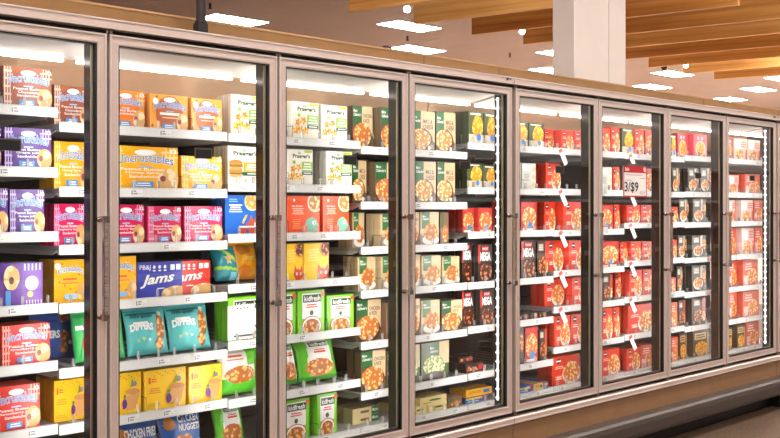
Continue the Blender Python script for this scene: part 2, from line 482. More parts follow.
def k_mcc(w, h):
    p = Pk(w, h, C(96, 76, 52)); p.poly([(.40,1),(1,1),(1,.3),(.40,.46)], C(222, 196, 156))
    p.rect(0, .58, .46, 1, C(30, 92, 44)); p.text("Marie\nCallender's", .04, .76, .42, .92, W_, .015, .2)
    p.text('CHICKEN\n& RICE', .52, .62, .95, .82, C(80, 60, 44), .02)
    p.ell(.46, .27, .5, .33, C(60, 44, 36)); p.blob(.45, .31, .48, .32, F_MIX, 9, .16)
    return p
def k_mcg(w, h):
    p = Pk(w, h, C(206, 182, 140))
    p.rect(.08, .5, .5, 1, C(46, 110, 54)); p.text("Marie\nCallender's", .12, .76, .46, .9, W_, .015, .2); p.rect(.0, .0, 1, .3, C(150,140,124)); p.ell(.55, .16, .44, .15, C(236, 232, 226)); p.blob(.56, .40, .40, .30, F_NUG, 2, .15)
    return p
def k_mcgreen(w, h):
    p = Pk(w, h, C(60, 84, 44))
    p.rect(.28, .5, .62, 1, C(28, 88, 46)); p.text("Marie\nCallender's", .31, .72, .6, .88, W_, .015, .2); p.rect(.64, .4, 1, 1, C(206, 190, 150)); p.blob(.45, .36, .42, .3, F_GRN, 7, .15); p.ell(.45, .1, .42, .12, C(70, 60, 56))
    return p
def k_mega(w, h):
    p = Pk(w, h, C(44, 34, 32))
    p.rect(.26, .82, .72, .95, C(206, 30, 36)); p.text('BANQUET', .3, .85, .68, .92, W_, .02); p.text('MEGA', .14, .58, .84, .79, W_, .05)
    p.rect(0, .5, .14, 1, C(206, 40, 36)); p.blob(.52, .26, .42, .26, F_DRK, 3, .12)
    return p
def k_red(w, h):
    p = Pk(w, h, C(224, 56, 32))
    p.circ(.22, .84, .1, INK); p.rect(.14, .82, .30, .86, W_); p.lines(.1, .56, .4, .68, 2, C(250, 210, 190)); p.rect(.1, .18, .36, .34, C(250, 110, 80)); p.lines(.14, .2, .32, .32, 2, W_)
    p.ell(.68, .34, .33, .38, C(240, 226, 210)); p.blob(.68, .42, .32, .38, F_RED, 5, .12)
    return p
def k_redw(w, h):
    p = Pk(w, h, C(222, 60, 48))
    p.rect(.06, .7, .9, .84, W_); p.lines(.12, .3, .85, .6, 4, C(250, 200, 190)); p.rect(.1, .06, .9, .2, W_)
    return p
def k_rfood(w, h):
    p = Pk(w, h, C(190, 40, 34))
    p.rect(.1, .84, .8, .97, C(214, 60, 50)); p.blob(.5, .48, .48, .38, F_RED, 11, .12); p.circ(.56, .2, .12, C(70, 150, 220)); p.rect(.1, .02, .9, .1, C(230, 220, 210))
    return p
def k_yfood(w, h):
    p = Pk(w, h, C(70, 84, 52))
    p.rect(0, 0, 1, .3, C(206, 196, 180)); p.blob(.6, .55, .4, .36, F_YEL, 2, .12); p.circ(.68, .22, .11, C(60, 130, 210)); p.text("Stouffers", .1, .86, .8, .98, W_, .02) if False else p.lines(.1, .88, .8, .97, 1, W_)
    return p
def k_white(w, h):
    p = Pk(w, h, C(214, 214, 204))
    p.rect(.06, .7, .6, .92, C(240, 240, 236)); p.lines(.1, .3, .5, .6, 5, C(160, 164, 160)); p.rect(.68, .02, .94, .96, C(240, 238, 226))
    for i in range(3): p.circ(.81, .2+.28*i, .11, C(220, 206, 170))
    return p
def k_blk(w, h):
    p = Pk(w, h, C(52, 50, 46))
    p.rect(.1, .68, .5, .92, C(150, 150, 140)); p.lines(.14, .7, .46, .9, 3, C(226, 222, 210)); p.rect(.58, .5, .74, 1, C(196, 190, 176)); p.ell(.42, .3, .34, .24, C(230, 224, 212)); p.blob(.42, .34, .32, .22, F_MIX, 3, .12); p.blob(.86, .6, .12, .3, F_NUG, 4, .2)
    return p
def k_blkr(w, h):
    p = Pk(w, h, C(56, 44, 40))
    p.rect(.12, .72, .56, .92, C(160, 150, 140)); p.lines(.16, .74, .5, .9, 3, C(230, 224, 210)); p.blob(.42, .34, .34, .26, F_PIZ, 3, .12); p.rect(.7, .3, .94, 1, C(190, 60, 40)); p.blob(.82, .3, .12, .2, F_RED, 9, .2)
    return p
def k_gold(w, h):
    p = Pk(w, h, C(74, 54, 36))
    p.rect(.1, .66, .8, .92, C(220, 186, 120)); p.lines(.16, .7, .74, .88, 2, C(90, 60, 40)); p.blob(.5, .3, .42, .3, F_YEL, 6, .1); p.rect(.86, .1, .98, .9, C(190, 150, 90))
    return p
def k_pink(w, h):
    p = Pk(w, h, C(226, 56, 80))
    p.circ(.34, .83, .08, C(246, 190, 196)); p.circ(.62, .83, .08, C(246, 190, 196)); p.ell(.5, .38, .36, .34, C(250, 220, 190)); p.blob(.5, .38, .33, .31, F_YEL, 5, .1)
    return p
def k_pale(w, h):
    p = Pk(w, h, C(232, 190, 180))
    p.rect(.08, .55, .5, .9, W_); p.lines(.5, .6, .94, .9, 3, C(220, 110, 90)); p.blob(.45, .28, .38, .24, F_RED, 3, .14); p.rect(.86, .06, .98, .5, C(210, 70, 50))
    return p
def k_pred(w, h):
    p = Pk(w, h, C(220, 90, 66))
    p.lines(.1, .6, .6, .9, 3, C(250, 214, 204)); p.blob(.6, .36, .36, .32, F_RED, 8, .14); p.rect(.04, .04, .3, .4, C(240, 200, 190))
    return p
def k_flat(w, h):
    p = Pk(w, h, C(228, 208, 158))
    p.rect(.3, .3, .62, .62, C(120, 90, 60)); p.rect(.72, .0, .99, 1, C(44, 110, 60)); p.text("Marie", .75, .35, .96, .75, W_, .02, .2)
    return p
def k_flat2(w, h):
    p = Pk(w, h, C(226, 204, 140))
    p.ell(.55, .55, .24, .14, C(50, 110, 60)); p.rect(.1, .2, .4, .3, C(150, 120, 70))
    return p
def k_bluey(w, h):
    p = Pk(w, h, C(34, 104, 176))
    p.rect(.05, .5, .75, .8, C(246, 196, 60)); p.rect(.8, .1, .95, .95, C(214, 50, 40)); p.rect(.1, .15, .6, .35, LBL)
    return p
def k_ybl(w, h):
    p = Pk(w, h, C(238, 178, 50))
    p.lines(.08, .4, .6, .8, 2, C(176, 100, 30)); p.rect(.66, .3, .9, .75, C(40, 100, 180))
    return p
def k_tray(w, h):
    p = Pk(w, h, C(48, 36, 34)); p.rect(.1, .2, .7, .7, F_DRK); p.rect(.72, .2, .95, .8, C(190, 50, 40)); return p
def k_brown(w, h):
    p = Pk(w, h, C(120, 88, 60)); p.rect(.1, .5, .4, .95, C(60, 90, 50)); p.blob(.55, .35, .36, .28, F_MIX, 2, .2); return p
def k_nugb(w, h):
    p = Pk(w, h, C(34, 92, 170))
    p.circ(.22, .78, .14, C(190, 120, 50)); p.text('CHICKEN\nNUGGETS', .42, .60, .96, .92, W_, .03)
    for i, (x, y) in enumerate([(.3,.3),(.45,.42),(.55,.25),(.42,.14),(.24,.14),(.62,.42)]): p.blob(x, y, .13, .11, F_NUG, i, .15)
    p.rect(.74, .1, .96, .4, C(230, 230, 236)); p.lines(.76, .14, .94, .36, 3, C(206, 50, 50))
    return p
def k_chkf(w, h):
    p = Pk(w, h, C(38, 96, 172))
    p.circ(.14, .7, .14, C(190, 120, 50)); p.text('CHICKEN FRIES', .2, .62, .96, .8, W_, .03); p.rect(.0, .0, .36, .5, C(200, 40, 60)); p.rect(.05, .1, .3, .36, W_); p.blob(.7, .25, .25, .2, F_NUG, 2, .15)
    return p
# bags
def k_dip(w, h):
    p = Pk(w, h, C(84, 188, 190)); p.rect(0, .93, 1, 1, C(66, 160, 164))
    p.rect(.03, .84, .8, .9, C(30, 120, 124))
    p.text('little spoon', .1, .76, .62, .86, C(24, 60, 66), .02, .3); p.rect(.14, .66, .5, .69, W_)
    p.text('DIPPERS', .08, .50, .60, .64, W_, .05, 0, .03); p.blob(.80, .55, .14, .32, F_NUG, 3, .16); p.blob(.74, .2, .11, .16, F_NUG, 5, .16)
    p.circ(.36, .34, .03, C(240, 200, 60)); p.circ(.22, .3, .03, C(240, 200, 60)); p.circ(.5, .3, .03, W_); p.circ(.82, .86, .05, W_)
    return p
def k_gbag(w, h):
    p = Pk(w, h, C(60, 186, 100)); p.blob(.55, .35, .2, .14, F_NUG, 2, .15); p.blob(.62, .18, .15, .1, F_NUG, 4, .15); p.rect(.1, .62, .8, .72, W_); p.circ(.8, .7, .06, C(200, 120, 60)); return p
def k_blbag(w, h):
    p = Pk(w, h, C(58, 88, 168)); p.rect(0, .93, 1, 1, C(44, 70, 140)); p.text('little spoon', .14, .72, .6, .79, C(20, 34, 80), .02, .3)
    p.text('DIPPERS', .05, .42, .62, .56, W_, .05); p.blob(.78, .82, .15, .12, F_NUG, 3, .15); p.blob(.76, .42, .12, .16, F_NUG, 5, .15); p.blob(.72, .2, .12, .12, F_NUG, 6, .15); p.circ(.9, .3, .05, W_)
    return p
def k_kbag(w, h):
    p = Pk(w, h, C(92, 190, 40)); p.poly([(.2,.42),(.84,.36),(.8,.97),(.26,.97)], C(236, 236, 230)); p.rect(.3, .78, .78, .9, C(36, 62, 38)); p.text('kidfresh', .34, .80, .74, .88, W_, .03)
    p.lines(.38, .62, .7, .74, 2, C(230, 80, 50)); p.ell(.5, .3, .36, .2, C(224, 90, 50)); p.ell(.5, .3, .33, .18, F_NUG); p.rect(0, 0, 1, .1, C(60, 150, 36)); return p
def k_wbag(w, h):
    p = Pk(w, h, C(232, 232, 226)); p.rect(0, 0, 1, .34, C(84, 196, 40)); p.rect(.7, .6, 1, 1, C(110, 204, 50)); p.blob(.5, .42, .46, .2, F_NUG, 3, .12); p.lines(.15, .72, .6, .86, 2, C(220, 90, 50)); return p
def k_tbag(w, h):
    p = Pk(w, h, C(16, 130, 146)); p.poly([(.1,.92),(.2,.98),(.95,.5),(.9,.42)], C(160, 206, 40)); p.poly([(.0,.4),(.9,.3),(.9,.22),(0,.3)], C(150, 200, 50))
    pts = [(.5+(.2 if k % 2 == 0 else .09)*math.cos(PI/2+k*PI/5), .58+(.2 if k % 2 == 0 else .09)*math.sin(PI/2+k*PI/5)) for k in range(10)]
    p.poly(pts, F_BREAD); p.rect(.5, .0, .8, .2, C(120, 200, 220)); return p
def k_obag(w, h):
    p = Pk(w, h, C(246, 170, 20)); p.blob(.4, .8, .3, .16, C(200, 120, 30), 3, .2); p.blob(.4, .22, .3, .18, C(230, 130, 20), 5, .2); p.lines(.4, .5, .8, .62, 2, C(250, 220, 120)); return p
def k_dkbag(w, h):
    p = Pk(w, h, C(30, 50, 66)); p.blob(.4, .5, .4, .3, C(20, 84, 100), 3, .3); p.lines(.2, .6, .7, .8, 2, C(90, 120, 130)); return p

K = {  # code: (design, depth, lean, bag?, name, category, look)
 'UB': (k_ub,.058,0,0,'sandwich_box','frozen food box','brown gingham sandwich box with blue arched lettering'),
 'UP': (k_up,.058,0,0,'sandwich_box','frozen food box','purple gingham sandwich box with arched lettering'),
 'UY': (k_uy,.058,0,0,'sandwich_box','frozen food box','yellow gingham sandwich box with blue arched lettering'),
 'UK': (k_uk,.058,0,0,'sandwich_box','frozen food box','pink gingham sandwich box with arched lettering'),
 'UR': (k_ur,.058,0,0,'sandwich_box','frozen food box','red gingham sandwich box with arched lettering'),
 'UO': (k_uo,.058,0,0,'sandwich_box','frozen food box','orange gingham sandwich box with arched lettering'),
 'UC': (k_uc,.058,0,0,'sandwich_box','frozen food box','orange sandwich box with brown squares and disc'),
 'US': (k_us,.058,0,0,'sandwich_box','frozen food box','golden sandwich box with orange specks'),
 'UV': (k_uv,.058,0,0,'sandwich_box','frozen food box','two-tone purple sandwich box with white bubble'),
 'JB': (jams(C(58,66,170)),.058,0,0,'sandwich_box','frozen food box','dark blue box with big white slanted lettering'),
 'JR': (jams(C(220,40,34)),.058,0,0,'sandwich_box','frozen food box','red box with big white slanted lettering'),
 'PR': (k_prae,.05,0,0,'nugget_box','frozen food box','cream box with orange star shapes'),
 'BG': (k_burg,.05,0,0,'burger_box','frozen food box','cream box picturing two stacked burgers'),
 'OM': (k_orm,.05,0,0,'meal_box','frozen food box','orange box with mint green shape'),
 'BM': (k_blm,.05,0,0,'meal_box','frozen food box','blue box picturing macaroni bowl'),
 'YM': (k_yem,.05,0,0,'meal_box','frozen food box','yellow box with red fox-like shape'),
 'KD': (k_kid,.05,0,0,'meal_box','frozen food box','lime green box with dark label on white panel'),
 'FR': (k_fruit,.07,0,0,'snack_box','frozen food box','yellow box with purple fruit drawing'),
 'MC': (k_mc,.05,0,0,'meal_box','frozen food box','tan and green box with pasta bowl'),
 'MR': (k_mcc,.05,0,0,'meal_box','frozen food box','green-cornered tan box with mixed dish'),
 'MG': (k_mcg,.05,0,0,'meal_box','frozen food box','beige box with green label and pie'),
 'MD': (k_mcgreen,.05,0,0,'meal_box','frozen food box','dark green box with leafy dish'),
 'ME': (k_mega,.05,0,0,'meal_box','frozen food box','black box with red label and white lettering'),
 'RD': (k_red,.05,0,0,'meal_box','frozen food box','bright red box with black disc and noodles'),
 'RW': (k_redw,.05,0,0,'meal_box','frozen food box','red box with white bands'),
 'RF': (k_rfood,.05,0,0,'meal_box','frozen food box','red box with browned dish and blue disc'),
 'YF': (k_yfood,.05,0,0,'meal_box','frozen food box','olive box with yellow dish and blue disc'),
 'WH': (k_white,.05,0,0,'meal_box','frozen food box','pale grey box with cream discs'),
 'BK': (k_blk,.05,0,0,'meal_box','frozen food box','black box with round plated dish'),
 'BR': (k_blkr,.05,0,0,'meal_box','frozen food box','black and red box with pizza-coloured dish'),
 'GD': (k_gold,.05,0,0,'meal_box','frozen food box','brown and gold box with yellow dish'),
 'PK': (k_pink,.05,0,0,'meal_box','frozen food box','pink-red box with golden dish'),
 'PL': (k_pale,.05,0,0,'meal_box','frozen food box','pale pink box with red dish'),
 'PD': (k_pred,.05,0,0,'meal_box','frozen food box','salmon red box with noodle dish'),
 'FL': (k_flat,.14,0,0,'flat_box','frozen food box','flat cream box with green end'),
 'F2': (k_flat2,.12,0,0,'flat_box','frozen food box','flat yellowish box with green oval'),
 'BY': (k_bluey,.12,0,0,'flat_box','frozen food box','flat blue box with yellow lettering'),
 'YB': (k_ybl,.12,0,0,'flat_box','frozen food box','flat golden box with blue patch'),
 'TR': (k_tray,.14,0,0,'flat_box','frozen food box','flat dark box with red end'),
 'BW': (k_brown,.05,0,0,'meal_box','frozen food box','brown box with green patch'),
 'NB': (k_nugb,.05,-10,1,'nugget_bag','frozen food bag','blue bag with chicken nuggets lettering'),
 'CF': (k_chkf,.05,-10,1,'nugget_bag','frozen food bag','blue bag with chicken fries lettering'),
 'DP': (k_dip,.055,-14,1,'snack_bag','frozen food bag','teal bag with white dippers lettering'),
 'GB': (k_gbag,.05,-12,1,'snack_bag','frozen food bag','green bag with brown pieces'),
 'BB': (k_blbag,.05,-6,1,'snack_bag','frozen food bag','blue bag with white lettering and brown pieces'),
 'KB': (k_kbag,.07,-14,1,'nugget_bag','frozen food bag','lime green bag with white panel'),
 'WB': (k_wbag,.07,-6,1,'nugget_bag','frozen food bag','white and green bag of nuggets'),
 'TB': (k_tbag,.08,-16,1,'snack_bag','frozen food bag','teal bag with tan star'),
 'OB': (k_obag,.08,-8,1,'snack_bag','frozen food bag','orange bag with darker patches'),
 'DB': (k_dkbag,.08,-12,1,'snack_bag','frozen food bag','dark blue-green bag'),
}
GROUP = {'frozen food box': 'boxes of frozen food on the freezer shelves', 'frozen food bag': 'bags of frozen food on the freezer shelves'}

# ------------------------------------------------------------------ shelf levels per bay (bay 1..9)
ZS = {1: [1.834,1.609,1.37,1.103,.886,.648,.395],
      2: [1.782,1.538,1.318,1.097,.852,.640,.395],
      3: [1.780,1.566,1.345,1.127,.882,.632,.395],
      4: [1.757,1.488,1.268,1.056,.806,.562,.395],
      5: [1.812,1.570,1.328,1.054,.815,.563,.395],
      6: [1.814,1.571,1.324,1.083,.869,.628,.395],
      7: [1.812,1.568,1.360,1.112,.878,.635,.395],
      8: [1.826,1.571,1.354,1.104,.863,.622,.395],
      9: [1.826,1.571,1.354,1.104,.863,.622,.395]}
def bx(k):
    """x of the boundary on the right of door k (door 1 | door 2 is k = 1)"""
    return S0 + (k-1)*P + (SEAM if k > 4 else 0) + (SEAM if k > 8 else 0) + (SEAM/2 if k in (4, 8) else 0)
def bs(k):
    """where the shelves of bay k end and those of bay k+1 begin"""
    return bx(k)-{1: .028, 2: .024, 3: .010}.get(k, 0)
YR = .31          # face of the price rails
YI = .345         # front of the goods
DOORX = [107.5, 278.5, 409, 514.5, 598, 669, 725.7, 777]
ORD = ['first','second','third','fourth','fifth','sixth','seventh','eighth']
LVL = ['top','second','third','fourth','fifth','sixth','bottom']

# ------------------------------------------------------------------ freezer cases
def frame_mesh(w, z0, z1):
    """aluminium door frame: mitred profile with raised outer lip; local x 0..w, y front = 0"""
    mb = MB(); t = .036
    def bar(x0, xz0, x1, xz1, inset_in, depth, m, y0=0.0):
        mb.box((x0, y0, xz0), (x1, y0+depth, xz1), m)
    h0, h1 = z0, z1
    for (a, b, c, d) in ((0, h0, t, h1), (w-t, h0, w, h1), (t, h0, w-t, h0+t+.002), (t, h1-t, w-t, h1)):
        mb.box((a, .003, b), (c, .034, d), ALU)
    # raised outer lip and inner bead
    e = .006
    for (a, b, c, d) in ((0, h0, e, h1), (w-e, h0, w, h1), (e, h0, w-e, h0+e), (e, h1-e, w-e, h1)):
        mb.box((a, -.001, b), (c, .003, d), ALU2)
    for (a, b, c, d) in ((t-.008, h0+t-.006, t-.004, h1-t+.006), (w-t+.004, h0+t-.006, w-t+.008, h1-t+.006), (t-.004, h0+t-.006, w-t+.004, h0+t-.002), (t-.004, h1-t+.004, w-t+.004, h1-t+.008)):
        mb.box((a, .001, b), (c, .003, d), ALU2)
    return mb
def make_door(parent, x0, x1, sticker=True, handle=True, off=(0,0)):
    w = x1-x0; z0, z1 = .400, 2.078; t = .036
    fr = frame_mesh(w, z0, z1).build('door', parent, (x0, 0, 0))
    g = MB()      # rubber gasket ring + pale inner spacer
    for (a, b, c, d) in ((t, z0+t, t+.005, z1-t), (w-t-.005, z0+t, w-t, z1-t), (t+.005, z0+t, w-t-.005, z0+t+.005), (t+.005, z1-t-.005, w-t-.005, z1-t)):
        g.box((a, .004, b), (c, .03, d), BLACK)
    SP = M((196, 186, 160), .5, name='pale_spacer')
    g.box((w-t-.012, .022, z0+t+.005), (w-t-.005, .03, z1-t-.005), SP)
    g.box((t+.005, .026, z0+t+.005), (w-t-.012, .03, z0+t+.012), SP)
    g.build('gasket', fr)
    gl = MB(); gl.face([(t+.004, .016, z0+t+.004), (w-t-.004, .016, z0+t+.004), (w-t-.004, .016, z1-t-.004), (t+.004, .016, z1-t-.004)], GLASS)
    gl.build('glass_pane', fr)
    if handle:
        h = MB(); x = w-.026; a, b = 1.062, 1.430
        for z in (a+.012, b-.012):
            h.tube([(x-.002, .004, z), (x-.002, -.008, z)], .011, CHROME, 12)
            h.tube([(x, -.004, z), (x-.004, -.046, z)], .007, CHROME, 8)
            h.box((x-.017, -.0535, z-.012), (x+.007, -.039, z+.012), CHROME)
        h.box((x-.012, -.052, a), (x+.003, -.042, b), HBAR)
        h.box((x-.016, -.0535, a+.02), (x-.013, -.042, b-.02), CHROME)
        h.build('handle', fr)
    if sticker:
        s = MB(); cx = .371+off[0]
        s.box((cx, .0165, 1.648), (cx+.082, .0185, 1.690), M((150, 136, 130), .5))
        s.box((cx+.006, .0150, 1.650), (cx+.076, .0160, 1.684), BLACK)
        s.build('sticker', fr)
    return fr
def make_shelf(parent, x0, x1, z, deck=False, dividers=(), seed=0):
    w = x1-x0; q = random.Random(seed)
    s = MB()
    if deck:
        s.box((.0, YR+.008, -.03), (w, .93, -.006), SHELF)
        b = s.build('deck_shelf', parent, (x0, 0, z))
    else:
        s.box((.004, YR+.008, -.022), (w-.004, .90, -.006), SHELF)
        s.box((.004, YR+.008, -.036), (w-.004, YR+.02, -.022), SHELF)
        for i in range(9): s.box((.03+i*.084, YR+.05, -.0062), (.075+i*.084, .88, -.0052), M((120,120,120), .5, .2))
        b = s.build('shelf', parent, (x0, 0, z))
        for xx in (.012, w-.016):
            k = MB(); P0 = [(YR+.03, -.022), (.90, -.022), (.90, -.046), (YR+.08, -.040)]
            k.prism(P0, xx, xx+.004, M((206, 204, 200), .4, .1, name='bracket_metal'))
            k.build('shelf_bracket', b)
    r = MB(); T = .037
    r.prism([(YR, -T+.001), (YR+.008, -T), (YR+.008, .0), (YR+.004, .001), (YR+.002, 0)], .003, w-.003, RAIL)
    r.box((.003, YR-.001, -T), (w-.003, YR, -T+.003), M((206,206,204), .4)); r.box((.003, YR-.0006, -.003), (w-.003, YR+.001, 0), M((206,206,204), .4))
    xx = .06+q.random()*.1
    while xx < w-.12:
        ww = .055; f = YR-.0012
        r.box((xx, f, -T+.006), (xx+ww, YR, -.006), M((232,232,232), .5, name='price_slip'))
        r.box((xx+.004, f-.0005, -.028), (xx+.010, f, -.010), TAGI)
        for i in range(2): r.box((xx+.013, f-.0005, -.016-.010*i), (xx+.013+.010+.012*q.random(), f, -.010-.010*i), TAGI)
        r.box((xx+.036, f-.0005, -.026), (xx+.052, f, -.022), TAGP)
        xx += .16+q.random()*.14
    r.build('price_rail', b)
    c = MB()
    for i in range(8):
        a = .05+i*.093+q.random()*.02
        if a < w-.03: c.box((a, YR+.010, -.004), (a+.006, YR+.024, .030), CLEAR)
    c.build('product_stops', b)
    for xd in dividers:
        d = MB(); x = xd-x0
        d.tube([(x, YI-.012, -.004), (x, YI-.012, .052), (x, YI+.055, .052), (x, YI+.055, -.004)], .0016, WIRE, 6)
        d.build('wire_divider', b)
    return b
DIV = {}       # (bay, level) -> divider x positions, filled from the goods
def make_case(name, label, k0, k1, left_x, right_x, detail=True):
    """one freezer case with doors k0..k1 (door k has bx(k) on its right)"""
    root = bpy.data.objects.new(name, None); COL.objects.link(root)
    tag(root, label, 'freezer', 'glass-door freezer cases of one run')
    a, b = left_x, right_x
    body = MB()
    body.box((a, .95, .0), (b, 1.03, 2.10), DARK)                       # back
    body.box((a, .06, 2.075), (b, 1.03, 2.115), WHITE)                   # roof
    body.box((a, .06, .30), (b, .95, .345), SHELF)                      # floor pan
    body.box((a, .10, .06), (b, .95, .30), DARK)
    body.build('cabinet_body', root)
    bp = MB()
    bp.box((a+.002, .925, .40), (b-.002, .949, 1.86), M((58, 54, 52), .5, name='dark_back_panel'))
    n = int((b-a)/.02)
    bp.build('back_panel', root)
    bu = MB(); bu.prism([(.64,1.86),(.66,1.86),(.66,2.07),(.60,2.07),(.60,2.03)], a+.002, b-.002, REFLP)  # panel coloured as the reflected store, seen above the top goods
    bu.box((a+.01, .60, 1.885), (b-.01, .64, 1.895), M((70,66,62), .5))
    bu.build('reflection_panel', root)
    hd = MB()                                                            # header trim, two stepped lips
    hd.prism([(-.004,2.096),(.10,2.096),(.10,2.134),(.002,2.134),(-.006,2.128),(-.006,2.102)], a, b-.004, ALU)
    hd.box((a, -.0085, 2.126), (b-.004, -.004, 2.131), ALU2); hd.box((a, -.0085, 2.097), (b-.004, -.004, 2.101), ALU2)
    hd.build('header_trim', root)
    sc = MB()
    xs = b-.06
    for j, r in ((0, .007), (.022, .004)): sc.tube([(xs+j, -.0062, 2.119), (xs+j, -.0095, 2.119)], r, BLACK, 10)
    sc.build('header_screws', root)
    for gz in (2.07, .372):
        gp = MB(); gp.box((a, .03, gz), (b, .09, gz+.028), BLACK); gp.build('dark_gap_strip', root)
    si = MB(); si.prism([(-.004,.340),(.09,.340),(.09,.376),(.0,.376),(-.006,.370)], a, b-.004, ALU); si.box((a, -.0085, .343), (b-.004, -.004, .349), ALU2)
    si.build('sill_trim', root)
    ba = MB(); ba.box((a, .004, .215), (b-.003, .10, .340), BROWN); ba.box((a, .012, .20), (b-.003, .10, .216), BLACK); ba.build('base_panel', root)
    bm = MB(); bm.prism([(.06,.105),(-.062,.105),(-.080,.118),(-.088,.14),(-.088,.185),(-.080,.210),(-.062,.222),(.01,.226),(.06,.226)], a, b-.003, BUMP)
    bm.build('bumper_rail', root)
    kp = MB(); kp.box((a, .05, 0.0), (b, .10, .106), M((30, 26, 26), .5)); kp.box((a, -.02, .0), (a+.03, .05, .105), M((20,18,18), .5)); kp.build('kick_plate', root)
    tf = MB(); tf.box((a, .10, 2.115), (b, .112, 2.200), TAN); tf.box((a, .098, 2.196), (b, .116, 2.204), M((176,140,96), .5))
    for xx in (3.66, 6.44, .9, 9.2):
        if a < xx < b: tf.box((xx, .0985, 2.13), (xx+.003, .100, 2.198), M((96,68,40), .6))
    tf.build('top_fascia', root)
    lc = MB()                                                            # white light canopy over the goods
    lc.prism([(.10,2.074),(.36,2.074),(.34,2.024),(.26,2.020),(.10,2.05)], a+.02, b-.02, M((184,180,174), .45, name='canopy_grey'))
    lc.build('light_canopy', root)
    for k in range(k0, k1+1):
        x1 = (bx(k) if k != k1 else b) ; x0 = bx(k-1) if k != k0 else a
        t = MB(); t.box((x0+.03, .27, 2.004), (x1-.03, .29, 2.014), TUBE); t.build('light_tube', root)
        # mullion on the right of the door, with its lamp strips
        m = MB(); c = x1
        m.box((c-.047, .036, .40), (min(c+.047, b) if k == k1 else c+.047, .088, 2.075), MULL)
        m.build('mullion', root)
        l = MB()
        l.box((c-.014, .089, .47), (c-.001 if k == k1 else c+.012, .095, 2.00), LED)
        l.build('light_strip', root)
        if k == k1:
            l = MB(); l.box((c-.050, .060, .46), (c-.0475, .072, 2.03), emit('led_bar', (250,252,255), 1.6))
            n = 34
            for i in range(n):
                z = .475+i*(2.02-.475)/(n-1); l.box((c-.0535, .060, z-.0048), (c-.050, .072, z+.0048), LEDDOT)
            l.build('light_strip', root)
    m = MB(); m.box((a, .036, .40), (a+.040, .088, 2.075), MULL); m.build('mullion', root)
    l = MB(); l.box((a+.016, .089, .47), (a+.030, .095, 2.00), LED); l.build('light_strip', root)
    # air grille along the front of the deck
    g = MB(); g.prism([(.10,.345),(YR,.345),(YR,.372),(.20,.372),(.12,.350)], a+.01, b-.01, M((214,210,204), .35, .2, name='grille_metal'))
    n = int((b-a)/.022)
    for i in range(n):
        x = a+.02+i*.022; g.box((x, .225, .3722), (x+.009, .275, .3728), M((70,66,62), .5))
    g.build('air_grille', root)
    for k in range(k0, k1+1):
        x1 = bx(k) if k != k1 else b; x0 = bx(k-1) if k != k0 else a
        g = .0065
        make_door(root, x0+g+(.010 if k == k0 and k0 > 4 else 0), x1-g-(.008 if k == k1 else 0), off=STK.get(k, (0,0)))
        for j in (0, .016):
          hb = MB(); hb.box((x0-.006+j+(.016 if k == k0 and k0 > 4 else 0), .006, 2.080), (x0+.004+j+(.016 if k == k0 and k0 > 4 else 0), .030, 2.092), CHROME)
          hb.build('hinge_pin', root)
          hb = MB(); hb.box((x0-.006+j+(.016 if k == k0 and k0 > 4 else 0), .006, .384), (x0+.004+j+(.016 if k == k0 and k0 > 4 else 0), .030, .397), CHROME)
          hb.build('hinge_pin', root)
        for i, z in enumerate(ZS[k]):
            make_shelf(root, (bs(k-1) if 1 < k < 5 else x0)+(.001 if k == k0 else 0), (bs(k) if k < 4 else x1)-.001, z, i == 6, DIV.get((k, i), ()), seed=k*10+i)
    return root, body

